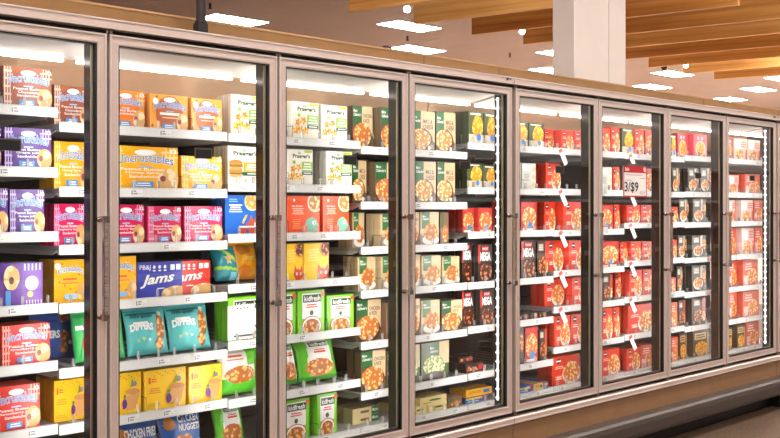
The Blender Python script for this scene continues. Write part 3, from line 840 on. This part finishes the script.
# ------------------------------------------------------------------ goods on the shelves
# (bay, level, kind, left px, right px, top px at the left edge)
G = [
 # through door 1
 (1,0,'UB',-48,0,58),(1,0,'UB',3,52,65.5),
 (1,1,'UP',-48,1,122),(1,1,'UP',4,51.5,127),
 (1,2,'UP',-30,8,188),(1,2,'UP',9.5,44.5,189.6),
 (1,3,'UV',-24,-1,258),(1,3,'UV',0.5,43,264),
 (1,4,'UR',-50,0,330),(1,4,'UR',1.5,50,326.6),
 (1,5,'UR',-50,-11,402),(1,5,'UR',-9,40,389),
 (2,0,'UB',53,98,84.5),(2,1,'UY',53,98,141),(2,2,'UK',46,92,204),(2,3,'US',43,92,261),
 (2,4,'BB',27,77,313),(2,4,'GB',78,93,313),(2,5,'FR',49.6,94,382),
 # through door 2
 (2,0,'UO',106,144.5,89),(2,0,'UC',150,188,93.4),(2,0,'UC',191,227.3,97.8),
 (2,1,'UY',110,178,145),(2,1,'UY',181,222,155.6),
 (2,2,'UK',107,144,204.8),(2,2,'UK',148,181,206.5),(2,2,'UK',184,223,206.5),
 (2,3,'US',101,136.5,257.3),(2,3,'JB',137.5,182.5,263),(2,3,'JR',168,210.5,262),
 (2,4,'GB',99,129,308),(2,4,'DP',131,172.5,312),(2,4,'DP',173,215,306),
 (2,5,'FR',101,141.5,373),(2,5,'FR',145,186,371.5),(2,5,'FR',188.5,227.5,367.5),
 (2,6,'CF',118,163,421),(2,6,'NB',164,206,417),
 (3,0,'PR',231,262,94),(3,1,'BG',227.8,262,143),(3,2,'BM',225,262,191.5),
 (3,3,'DB',203,218,250),(3,3,'TB',216,248,249),(3,3,'OB',236,262,242),
 (3,4,'KD',228,262,298),(3,5,'WB',224,262,352),(3,6,'KB',200,254,408),
 # through door 3
 (3,0,'PR',291.4,318.8,101),(3,0,'PR',321,347.4,104.5),
 (3,1,'PR',287,313,146.5),(3,1,'PR',325.7,352,148),
 (3,2,'OM',287,320,193),(3,2,'OM',322.5,349,193),
 (3,3,'YM',284,303,242.5),(3,3,'YM',303.8,329,242.5),
 (3,4,'KD',272,296,293),(3,4,'KD',298,324.6,291.4),(3,4,'KD',326.5,354,296),
 (3,5,'KB',262,284,340),(3,5,'KB',285,302,340),(3,5,'KB',303,342,340),
 (3,6,'KD',282,309.6,402),(3,6,'KD',317,337,395),
 (4,0,'MR',348.5,380,105),(4,0,'MR',380.6,402,107),
 (4,1,'MC',351,373.7,160),(4,1,'MR',375,400,162),
 (4,2,'MG',352,372,213),(4,2,'MG',380.5,402,214),
 (4,3,'BW',329,352,250),(4,3,'MG',357.7,378,257),(4,3,'MG',381,402,257),
 (4,4,'MR',356,385,300),(4,4,'BW',386,402,303),
 (4,5,'MR',361,385.6,350),(4,5,'MR',387,404,352),
 (4,6,'FL',344,386,418,0.038),(4,6,'FL',340,386,408,0.038,.0385),
 # through door 4
 (4,0,'MC',411,435,110),(4,0,'MC',436,455.5,111.5),
 (4,1,'MC',415,436,161),(4,1,'MC',437,455,162),
 (4,2,'MR',404,419,211),(4,2,'MG',420,439,212),(4,2,'BW',440,449,212.5),
 (4,3,'MG',405,420.5,255),(4,3,'MG',421.6,441,256),(4,3,'MG',442,459.6,257),
 (4,4,'MR',404,420,300),(4,4,'MG',421,440,301),(4,4,'MR',441.5,463.7,301.5),
 (4,5,'MD',404,420,343),(4,5,'MD',421,449,341),
 (4,6,'F2',411,427,401,0.04),(4,6,'F2',428,447,401,0.04),(4,6,'F2',420,447,389,0.04,.0405),(4,6,'BW',448,463,398),
 (5,0,'YF',455,467,109),(5,0,'YF',468.6,483.5,110),(5,0,'YF',484.5,496,112),
 (5,1,'YF',467,482.5,163),(5,1,'YF',483.5,496,165),
 (5,2,'RW',449,461.6,209),(5,2,'RF',462.5,477.6,208),(5,2,'RF',478.5,492.5,208),
 (5,3,'ME',461.6,477,243),(5,3,'ME',478,492.5,245),
 (5,4,'ME',461.7,479,290),(5,4,'ME',480,494,289),
 (5,5,'TR',449,464,352,.05),(5,5,'TR',465.5,484,352,.05),(5,5,'TR',455,480,348,.03,.051),
 (5,6,'BY',465,489,395,.035),(5,6,'YB',466,492,384,.04,.036),
 # through door 5
 (5,0,'YF',512,528,121),(5,0,'YF',529,544,122.5),
 (5,1,'WH',522,536,163),(5,1,'WH',508,521,161),
 (5,2,'RF',521,537,202),(5,2,'RF',506,520,201),
 (5,3,'ME',506,520,240),(5,3,'ME',521,536,241),(5,3,'BR',537,550,241),
 (5,4,'TR',519,529,308,.032),(5,4,'TR',530,538,309,.032),(5,4,'TR',539,547,310,.032),
 (5,5,'BK',506,524,327),(5,5,'RF',525,538,328),(5,5,'BR',539,547,330),
 (5,6,'BY',518,533.5,385,.036),(5,6,'YB',534,543,384,.036),(5,6,'BY',543.5,558,381,.036),
 (6,0,'RD',544.5,560.5,129),(6,0,'RD',561.5,573.5,130),(6,0,'RD',574.5,588,131),
 (6,1,'RD',546,566,163),
 (6,2,'RD',537.5,562.5,202),(6,2,'RD',563.5,584,202),
 (6,3,'RD',547,568,241),(6,3,'RD',569,588,241),
 (6,4,'RD',543,571,280),(6,4,'RD',572,590,278),
 (6,5,'RD',554.5,570,317),(6,5,'RD',571,588,315),
 (6,6,'RD',552,580,358),(6,6,'RD',536,550,366),
 # through door 6
 (6,0,'RD',600,610,128),(6,0,'RD',611,621,127),(6,0,'YF',622,634,128),
 (6,1,'WH',601,612,167),(6,1,'RD',613,622,167),
 (6,2,'RF',600,613,205),(6,2,'RD',614,626,205),
 (6,3,'RF',600,619,242),(6,3,'RD',620,629.5,243),
 (6,4,'RD',614,628,272),(6,4,'BR',602,613,274),
 (6,5,'RD',602,612.5,308),(6,5,'RD',613.2,622,308),
 (6,6,'RD',601,624,351),
 (7,0,'RD',635,644,129),(7,0,'RF',645,658,130),
 (7,1,'RD',636,657,168),
 (7,2,'RD',627,640,205),(7,2,'RD',641,656,205),
 (7,3,'RD',630.5,641,242),(7,3,'RD',642,656,242),
 (7,4,'RD',629.5,642,271),(7,4,'RD',643,656,270),
 (7,5,'RD',628,655,306),
 (7,6,'RD',627,640,349),(7,6,'PD',641,656,346),
 # through door 7
 (7,0,'YF',670,676,135),(7,0,'PK',677.5,692.5,129),(7,0,'PK',693.5,707,130),
 (7,1,'BK',672,687,168),(7,1,'BK',688,699,168),(8,1,'BK',700,712,168),
 (7,2,'RD',671,678,207),(7,2,'BK',679,692,199),(8,2,'BK',693,706,199),
 (7,3,'RD',671,677,240),(7,3,'BK',678,691,236),(8,3,'BK',692,706,236),
 (7,4,'PD',671,676,278),(7,4,'BK',677,688,267),(8,4,'BK',692,706,266),
 (7,5,'PD',671,677.5,303),(7,5,'BR',678.5,689,301),(8,5,'BR',692,706,299),
 (7,6,'PD',671,678,338),(7,6,'GD',679.5,689,334),(8,6,'GD',693,709,331),
 # through door 8
 (8,0,'PK',727.5,733,132),(8,0,'PL',734,747,137),(8,0,'PL',748,760,139),
 (8,1,'PL',729,744,175),(8,1,'PD',745,760,174),
 (8,2,'PL',729,740,200),(8,2,'PL',741,753,200),(8,2,'PD',754,763,200),
 (8,3,'PD',729,741,227),(8,3,'PL',742,754,227),(8,3,'PD',755,763,226),
 (8,4,'PD',729,742,260),(8,4,'PD',743,758,260),
 (8,5,'PD',729,742,292),(8,5,'PD',743,759,290),
 (8,6,'GD',728,736,328),(8,6,'GD',737,745,326),(8,6,'PD',746,759,323),
]
def bay_left(b): return bs(b-1)
def door_of(px):
    for i, v in enumerate(DOORX):
        if px < v: return i
    return 7
placed = {}
items = []
for it in G:
    bay, lv, kd, xl, xr, yt = it[:6]
    if bay > 6 or xl > 600:                             # far bays: the bay the middle of the thing falls in
        xc = ony((xl+xr)/2, 200, YI)[0]; bay = next(k for k in range(1, 10) if xc < bs(k))
    hfix = it[6] if len(it) > 6 else None; zoff = it[7] if len(it) > 7 else 0.0
    zb = ZS[bay][lv]-.0055+zoff
    isbag = K[kd][3]
    Y = YI+(.02 if isbag else 0)
    lim = bay_left(bay)+.024
    xb = ony(xr, 200, Y)[0]
    Y += {'OB': .10, 'DB': .12, 'JR': .062, 'BB': .14}.get(kd, 0)
    while ony(xl, 200, Y)[0] < lim and Y < (YI+.22 if kd == 'BB' else YI+.05): Y += .004
    xa = max(ony(xl, 200, Y)[0], lim)
    if kd in ('OB', 'DB', 'JR', 'BB'): xb = ony(xr, 200, Y)[0]
    if bay < 9 and xb > bs(bay)-.004:                   # keep clear of the bay's right end
        xb = bs(bay)-.006
    za = ony(xl, yt, Y)[1]
    h = hfix if hfix else za-zb
    d = K[kd][1]
    if lv > 0: h = min(h, ZS[bay][lv-1]-.052-zb)
    else: h = min(h, 1.985-zb)
    items.append(dict(bay=bay, lv=lv, kd=kd, xa=xa, xb=xb, Y=Y, zb=zb, h=h, d=d, px=(xl+xr)/2, zoff=zoff))
# resolve overlaps between neighbours on a shelf: push the later one back
items = [a for a in items if a['xb']-a['xa'] > .028]
for i, a in enumerate(items):
    for b in items[:i]:
        if a['bay'] == b['bay'] and a['lv'] == b['lv'] and a['xa'] < b['xb']-.002 and a['xb'] > b['xa']+.002 and a['zb'] < b['zb']+b['h']-.001 and b['zb'] < a['zb']+a['h']-.001:
            if K[a['kd']][3] and K[b['kd']][3]: continue
            if a['xa'] > b['xa'] and b['xb']-a['xa'] < .03:
                a['xa'] = b['xb']+.002
            elif a['Y'] < b['Y']+b['d']: a['Y'] = b['Y']+b['d']+.004
for a in items:
    nx = [o['xb'] for o in items if o is not a and o['bay'] == a['bay'] and o['lv'] == a['lv'] and o['xa'] < a['xa']]
    if a['zoff'] == 0 and not K[a['kd']][3] and a['xa'] > bs(a['bay']-1)+.025 and (not nx or max(nx) < a['xa']-.007): DIV.setdefault((a['bay'], a['lv']), []).append(a['xa']-.003)
for k, v in list(DIV.items()): DIV[k] = [x for i, x in enumerate(v) if (i+k[0]+k[1]) % 2 == 0 and k[0] < 7][:2]

STK = {6: (.0, 0)}
rows = {}
for a in items:
    dr = door_of(a['px']); a['dr'] = dr
    rows.setdefault((dr, a['lv'], a['kd']), []).append(a)
for v in rows.values(): v.sort(key=lambda a: (a['xa'], a['zb']))
MESH = {}
def item_object(a, Y, label):
    kd = a['kd']; fn, d, lean, isbag, nm, cat, look = K[kd]
    w = a['xb']-a['xa']-.002; h = a['h']
    key = (kd, round(w, 2), round(h, 2))
    if key not in MESH:
        pk = fn(w, h)
        MESH[key] = (bag_mesh(pk, d, nm, seed=len(MESH)) if isbag else box_mesh(pk, d, nm), w, h)
    me, w0, h0 = MESH[key]
    o = bpy.data.objects.new(nm, me); COL.objects.link(o)
    o.scale = (w/w0, 1, h/h0)
    o.location = ((a['xa']+a['xb'])/2, Y, a['zb']+.0005)
    if isbag: o.rotation_euler = (math.radians(lean), 0, math.radians(R.uniform(-1, 1))); o.location.z += .002+d*math.sin(math.radians(-lean))
    tag(o, label, cat, GROUP[cat]+' behind the '+ORD[a['dr']]+' door')
    return o
NORD = ['leftmost', 'second from left', 'third from left', 'fourth from left']
for key, v in rows.items():
    dr, lv, kd = key
    look = K[kd][6]
    for i, a in enumerate(v):
        place = f"{LVL[lv]} shelf, {ORD[dr]} door"
        which = '' if len(v) == 1 else ', '+NORD[i]
        item_object(a, a['Y'], f"{look}, {place}{which}")
        wide = a['xb']-a['xa']
        n_back = 1 if (a['zoff'] == 0 and not K[kd][3]) else 0
        if a['px'] > 540: n_back = min(n_back, 1)
        a['nb'] = n_back
occ = [(a['bay'], a['lv'], a['xa'], a['xb'], a['Y'], a['Y']+a['d'], a) for a in items]
for key, v in rows.items():
    dr, lv, kd = key
    for i, a in enumerate(v):
        for r in range(a['nb']):
            Y = a['Y']+(a['d']+.006)*(r+1)
            hit = any(o[0] == a['bay'] and o[1] == a['lv'] and o[6] is not a and o[2] < a['xb'] and o[3] > a['xa'] and o[4] < Y+a['d'] and o[5] > Y for o in occ)
            if hit: continue
            short = K[kd][6].split(' with ')[0].split(' picturing ')[0]
            which = 'lone' if len(v) == 1 else NORD[i]
            item_object(a, Y, f"{short} directly behind the {which} one, {LVL[lv]} shelf, {ORD[dr]} door")

c1, _ = make_case('freezer_case', 'nearest glass-door freezer case, first to fourth doors, sandwich and meal boxes inside', 1, 4, bx(0), bx(4))
c2, _ = make_case('freezer_case', 'second glass-door freezer case, fifth to eighth doors, mostly red meal boxes inside', 5, 8, bx(4)+.002, bx(8))
c3, _ = make_case('freezer_case', 'farthest freezer case, cut by the right edge of the photo', 9, 9, bx(8)+.002, bx(8)+P)

# ---- price sign on the sixth door
RED = M((196, 30, 40), .45, name='sign_red'); SW = M((252, 246, 242), .5, name='sign_paper'); SK = M((30, 28, 30), .5, name='sign_ink')
def sign():
    w, h = .262, .186; x0, z0 = 5.262, 1.522
    s = MB(); s.box((0, -.0015, 0), (w, .0015, h), SW)
    f = -.0017
    def q(u0, v0, u1, v1, m, o=.0005): s.box((u0*w, f-o, v0*h), (u1*w, f, v1*h), m)
    q(0, .78, 1, 1, RED); q(0, 0, 1, .045, RED); q(0, 0, .035, 1, RED); q(.965, 0, 1, 1, RED)
    def t(tx, u0, v0, u1, v1, m, bold=0):
        vs, fs = text_geo(tx, bold, 0); i = len(s.v); k = s.mi(m)
        s.v += [((u0+x*(u1-u0))*w, f-.0012, (v0+y*(v1-v0))*h) for x, y in vs]
        for g in fs: s.f.append(tuple(i+j for j in g)); s.m.append(k)
    t('3/$9', .05, .13, .62, .48, SK, .012)
    t('Sale', .06, .84, .24, .94, SW, .03)
    n = 24; i = len(s.v); cx, cz, r = .9*w, .89*h, .075*h
    s.face([(cx+r*math.cos(2*PI*j/n), f-.0012, cz+r*math.sin(2*PI*j/n)) for j in range(n)], SW)
    s.face([(cx+r*.65*math.cos(2*PI*j/n), f-.0014, cz+r*.65*math.sin(2*PI*j/n)) for j in range(n)], RED)
    s.face([(cx+r*.32*math.cos(2*PI*j/n), f-.0016, cz+r*.32*math.sin(2*PI*j/n)) for j in range(n)], SW)
    for (u0, v0, u1) in ((.08, .70, .80), (.08, .53, .36), (.72, .60, .92), (.68, .16, .92), (.70, .10, .90)): q(u0, v0, u1, v0+.014, M((120,110,110), .5), .0006)
    o = s.build('price_sign', None, (x0, -.010, z0))
    tag(o, 'white price sign with red border reading 3/$9 on the sixth door glass', 'price sign')
    c = MB(); c.box((.09*w*3, -.003, h-.002), (.2+.0, .012, h+.012), M((120,110,106), .3, .4)); c.build('sign_clip', o)
sign()

# ---- slanted paper tags hanging from the price rails
def hang_tag(k, lv, dx, lab):
    z = ZS[k][lv]
    s = MB(); s.box((-.018, -.0008, -.105), (.018, .0008, 0), M((244, 242, 240), .5)); s.box((-.018, -.0014, -.026), (.018, -.0008, -.004), M((226, 90, 84), .5))
    s.box((-.012, -.0014, -.05), (.012, -.0008, -.045), M((180,176,176), .5))
    o = s.build('shelf_tag', None, (bx(k-1)+dx, YR-.006, z-.003), (math.radians(-10), math.radians(-24), 0))
    tag(o, lab, 'shelf tag', 'paper tags hanging from the shelf rails')
for k, lvs in ((6, (0,1,2,3,4)), (7, (0,1,2,3,4,5)), (8, (1,3,4))):
    d = {6: 'fifth', 7: 'sixth', 8: 'seventh'}[k]
    for lv in lvs:
        if k == 8: continue
        hang_tag(k, lv, .05, f'slanted white paper tag hanging below the {LVL[lv]} shelf rail, {d} door')
for lv in (3, 4, 5):
    hang_tag(8, lv, .36, f'slanted white paper tag hanging below the {LVL[lv]} shelf rail, eighth door')

# ---- acrylic sign card on the fifth shelf behind the second door
s = MB(); CARD = M((226, 228, 222), .35, name='card_white')
xa, za = ony(229.5, 307, YI-.02); xb, _ = ony(256, 307, YI-.02); zb = ZS[3][4]
s.box((0, 0, 0), (xb-xa, .004, za-zb), CARD)
s.box((.02, -.0006, (za-zb)*.86), (xb-xa-.012, 0, (za-zb)*.98), M((246,246,242), .4)); 
for i in range(4): s.box((.045+i*.018, -.0012, (za-zb)*.90), (.056+i*.018, -.0006, (za-zb)*.935), SK)
for i in range(9): s.box((.015, -.0006, (za-zb)*(.12+.08*i)), (xb-xa-.014, 0, (za-zb)*(.125+.08*i)), M((206,208,204), .4))
s.box((.03, -.0008, .012), (xb-xa-.01, 0, .020), M((80,80,80), .5))
o = s.build('sign_card', None, (xa, YI-.0085, zb+.0015))
tag(o, 'pale white card leaning on the fifth shelf, right side of the second door', 'card')

# ---- black pole with foot on the case top
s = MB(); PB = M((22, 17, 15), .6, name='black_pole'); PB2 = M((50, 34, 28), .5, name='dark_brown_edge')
px0 = 2.326
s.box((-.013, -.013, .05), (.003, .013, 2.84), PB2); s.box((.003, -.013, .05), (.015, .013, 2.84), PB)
o = s.build('sign_pole', None, (px0, .045, 2.1345))
tag(o, 'black square pole rising from the freezer top above the second door', 'pole')
f = MB(); f.box((-.022, -.018, .0), (.022, .018, .040), PB); f.bev((-.018, -.015, .040), (.018, .015, .050), PB, .003); f.build('pole_foot', o)
s = MB(); s.tube([(0, 0, 0), (.03, 0, .008), (.07, .002, .010), (.11, 0, .004), (.15, .003, -.001)], .003, M((226,214,204), .5), 6); s.tube([(-.05,0,.0),(-.02,0,.004),(0,0,0)], .005, BLACK, 6)
o = s.build('loose_wire', None, (3.44, .107, 2.2095)); tag(o, 'short loose white wire with black plug on the tan fascia top', 'wire')

# ------------------------------------------------------------------ the room
CZ = 5.0
def struct(name, mb, loc=(0,0,0)):
    o = mb.build(name, None, loc); o['kind'] = 'structure'; return o
def ceiling_mat():
    m = noisy('ceiling_deck', (190, 164, 150), (196, 170, 156), 1.2, .7)
    nt = m.node_tree; b = nt.nodes['Principled BSDF']
    tc = nt.nodes.new('ShaderNodeTexCoord'); w = nt.nodes.new('ShaderNodeTexWave'); w.bands_direction = 'Y'; w.inputs['Scale'].default_value = 2.2
    bp = nt.nodes.new('ShaderNodeBump'); bp.inputs['Strength'].default_value = .25; bp.inputs['Distance'].default_value = .02
    nt.links.new(tc.outputs['Object'], w.inputs['Vector']); nt.links.new(w.outputs['Fac'], bp.inputs['Height']); nt.links.new(bp.outputs[0], b.inputs['Normal'])
    return m
s = MB(); s.box((-8, -14, CZ), (60, 34, CZ+.1), ceiling_mat()); struct('ceiling', s)
def floor_mat():
    m = bpy.data.materials.new('speckled_floor'); m.use_nodes = True
    nt = m.node_tree; b = nt.nodes['Principled BSDF']; L = nt.links.new
    tc = nt.nodes.new('ShaderNodeTexCoord'); v = nt.nodes.new('ShaderNodeTexNoise'); v.inputs['Scale'].default_value = 55; v.inputs['Detail'].default_value = 5
    r = nt.nodes.new('ShaderNodeValToRGB'); e = r.color_ramp.elements
    e[0].position = .38; e[0].color = lin((70, 54, 42)); e[1].position = .62; e[1].color = lin((124, 100, 80))
    L(tc.outputs['Object'], v.inputs['Vector']); L(v.outputs['Fac'], r.inputs[0]); L(r.outputs[0], b.inputs['Base Color']); b.inputs['Roughness'].default_value = .35
    return m
s = MB(); s.box((-8, -14, -.1), (60, 1.1, 0), floor_mat()); s.box((-8, 1.1, -.1), (15, 34, 0), noisy('brown_vinyl_floor', (120,98,82), (128,106,90), 2, .5)); s.box((15, 1.1, -.1), (60, 34, 0), noisy('pale_bounce_floor', (226,212,198), (234,220,206), 2, .5)); struct('floor', s)  # unseen floor at the far right made pale to bounce light onto the ceiling
WALL = noisy('store_wall', (206, 186, 168), (212, 192, 174), 2, .7)
s = MB(); s.box((-8, 34, 0), (60, 34.2, CZ), WALL); struct('wall_back', s)
s = MB(); s.box((60, -14, 0), (60.2, 34, CZ), WALL); struct('wall_right', s)

# column behind the cases
s = MB(); COLM = noisy('painted_column', (226, 212, 202), (232, 218, 208), 3, .55)
xl = ony(574, 100, 2.0)[0]; xr = ony(625.5, 100, 2.0)[0]; xm = ony(608.7, 100, 2.0)[0]
s.box((xl, 2.0, 0), (xm-.004, 2.23, CZ), COLM); s.box((xm+.004, 2.0, 0), (xr, 2.23, CZ), COLM); s.box((xm-.005, 2.012, 0), (xm+.005, 2.22, CZ), M((90,76,66), .6))
s.box((xl-.004, 1.996, 0), (xl+.012, 2.004, CZ), M((238,228,220), .5))
struct('trim_1', s)

# timber beams hung under the ceiling
def wood(i):
    m = noisy('timber_%d' % i, [(190,126,50),(220,158,80),(176,112,44)][i % 3], [(236,178,98),(254,210,132),(222,160,82)][i % 3], 2.4, .5, 0, (1.2, .16, 5), 6, .1, .3, .7)
    return m
WOOD = [wood(0), wood(1), wood(2)]
ang = math.radians(9.42)
def beam(i, x, y):
    s = MB(); L_, Wd, H = 4.32, .09, .34
    s.box((-Wd/2, -L_, 0), (Wd/2, 0, H), WOOD[i % 3])
    for yy in (-.4, -2.1, -3.9): s.box((-.006, yy-.05, H), (.006, yy+.05, H+.1), M((120,116,112), .4, .5))
    o = s.build('timber_beam', None, (x, y, 4.3), (0, 0, ang))
    for yy in (-.4, -3.9):
        r = MB(); r.tube([(0, yy, H+.09), (0, yy, CZ-4.3-.0)], .008, M((120,116,112), .4, .5), 6); r.build('hanger_rod', o)
    return o
nb = ['first', 'second', 'third', 'fourth', 'fifth', 'sixth', 'seventh', 'eighth', 'ninth']
for i in range(9):
    x = 10.242+i*1.382; 
    o = beam(i, x, 7.66)
    side = ('left of' if i < 4 else 'partly behind' if i < 6 else 'right of')
    tag(o, f'{nb[i]} timber ceiling beam from the left, its far end {side} the white column', 'beam', 'timber beams hung under the ceiling')

# ceiling lamps
LAMP = emit('lamp_diffuser', (255, 247, 240), 52)
LFR = M((236, 230, 224), .5, name='lamp_frame')
def lamp(x, y, lab, group='ceiling light panels over the store'):
    s = MB(); s.box((0, 0, -.012), (1.24, .60, .0), LFR)
    o = s.build('ceiling_light', None, (x, y, CZ-.001)); tag(o, lab, 'ceiling light', group)
    d = MB(); d.box((.015, .015, -.016), (1.225, .585, -.0121), LAMP); d.build('light_diffuser', o)
far = [(13.9,10.25,'rectangular ceiling light under the second timber beam end'),
       (18.98,10.25,'rectangular ceiling light just left of the white column, upper one'),
       (23.97,10.25,'rectangular ceiling light right of the white column, upper one'),
       (29.02,10.25,'rectangular ceiling light near the right edge, upper one'),
       (34.1,10.25,'rectangular ceiling light low at the far right'),
       (11.1,12.15,'rectangular ceiling light behind the black pole'),
       (16.17,12.15,'rectangular ceiling light above the fascia, left of the dark beam ends'),
       (21.2,12.15,'rectangular ceiling light just left of the white column, lower one'),
       (26.2,12.15,'rectangular ceiling light right of the white column, lower one'),
       (31.06,12.15,'rectangular ceiling light near the right edge, lower one'),
       (27.04,8.6,'rectangular ceiling light cut by the right edge under the beams')]
for a in far: lamp(*a)
for x in (-4, -.5, 3, 6.5, 10, 13.5, 17):
    for y in (-1.5, -5.2):
        lamp(x, y, 'rectangular ceiling light over the aisle behind the viewer', 'aisle ceiling lights outside the photo')
for x, y in [(-3, 4.0), (3, 4.0), (2, 7), (6, 7), (9, 4.5), (12, 1.6)] + [(x, y) for x in (19, 22.5, 26, 29.5, 33) for y in (1.4, 4.4)] + [(x, y) for x in (34.5, 38, 41.5) for y in (7.4, 15)]: lamp(x, y, 'added rectangular ceiling light, out of view, brightening ceiling and beams', 'added ceiling lights out of view')  # extra lamps out of view, added to brighten the ceiling and timber beams

# spotlights and a dark sensor under the beams
SPOT = emit('spot_face', (255, 250, 244), 14)
def spot(px, py, y, lab, dark=False):
    a, b = (px-390)/F, (HZ-py)/F
    dy = ST-a*CT; t = (y+D)/dy; x = t*(CT+a*ST); z = EYE+t*b
    s = MB(); wh = M((30,26,24), .4) if dark else M((236,230,224), .4)
    s.tube([(.16, .10, .10), (0, 0, 0)], .062, wh, 14)
    s.tube([(.13, .08, .08), (.16, .10, max(CZ-z-.0, .3))], .012, wh, 6)
    o = s.build('spotlight', None, (x, y, z)); tag(o, lab, 'spotlight', 'spotlights among the beams')
    if not dark:
        f = MB(); f.tube([(-.001, -.001, -.001), (-.006, -.004, -.004)], .050, SPOT, 14); f.build('spot_lens', o)
spot(407, 9, 7.2, 'lit white spotlight between the first two timber beams')
spot(522, 31.5, 7.6, 'lit white spotlight left of the white column')
spot(686, 65.5, 7.4, 'lit white spotlight under the beams right of the column')
spot(664, 67.5, 7.6, 'dark unlit spotlight under the beams right of the column', True)
def sprinkler(px, py, lab, dark):
    a, b = (px-390)/F, (HZ-py)/F; z = CZ-.10; t = (z-EYE)/b
    s = MB(); m = M((70,50,42), .4) if dark else M((150,120,100), .4)
    s.tube([(0,0,0), (0,0,.10)], .022, m, 8); s.tube([(0,0,0), (0,0,.012)], .036, m, 10)
    o = s.build('ceiling_sprinkler', None, (t*(CT+a*ST), -D+t*(ST-a*CT), z)); tag(o, lab, 'sprinkler')
sprinkler(210, 9, 'small dark sprinkler head right of the black pole', True)
sprinkler(407.5, 41, 'small dark sprinkler head between two ceiling lights', True)
sprinkler(510, 57.5, 'small tan sprinkler head left of the white column', False)

# opposite side of the aisle: a run of shelving behind the viewer
OM = M((206, 196, 188), .5); OD = M((120, 106, 98), .6)
s = MB(); s.box((-3, -6.0, 0), (20, -5.4, .35), OD); s.box((-3, -6.0, .35), (20, -5.95, 2.1), OD); s.box((-3, -6.0, 2.1), (20, -5.4, 2.14), OM)
o = s.build('shelving_run', None); tag(o, 'long run of dark shelving across the aisle behind the viewer', 'shelving')
for z in (.75, 1.15, 1.55): 
    q = MB(); q.box((-3, -5.95, z), (20, -5.45, z+.03), OM); q.box((-3, -5.45, z-.01), (20, -5.44, z+.035), M((220,214,208), .5)); q.build('shelf_board', o)

# ------------------------------------------------------------------ light
w = bpy.data.worlds.new('world'); SC.world = w; w.use_nodes = True
bg = w.node_tree.nodes['Background']; bg.inputs[0].default_value = lin((255, 236, 224)); bg.inputs[1].default_value = .5
SC.view_settings.view_transform = 'Standard'; SC.view_settings.look = 'None'
SC.view_settings.exposure = 0.0; SC.view_settings.gamma = 1.0; SC.view_settings.use_curve_mapping = False
SC.cycles.use_denoising = True
SC.cycles.max_bounces = 8; SC.cycles.transparent_max_bounces = 12; SC.cycles.sample_clamp_indirect = 6
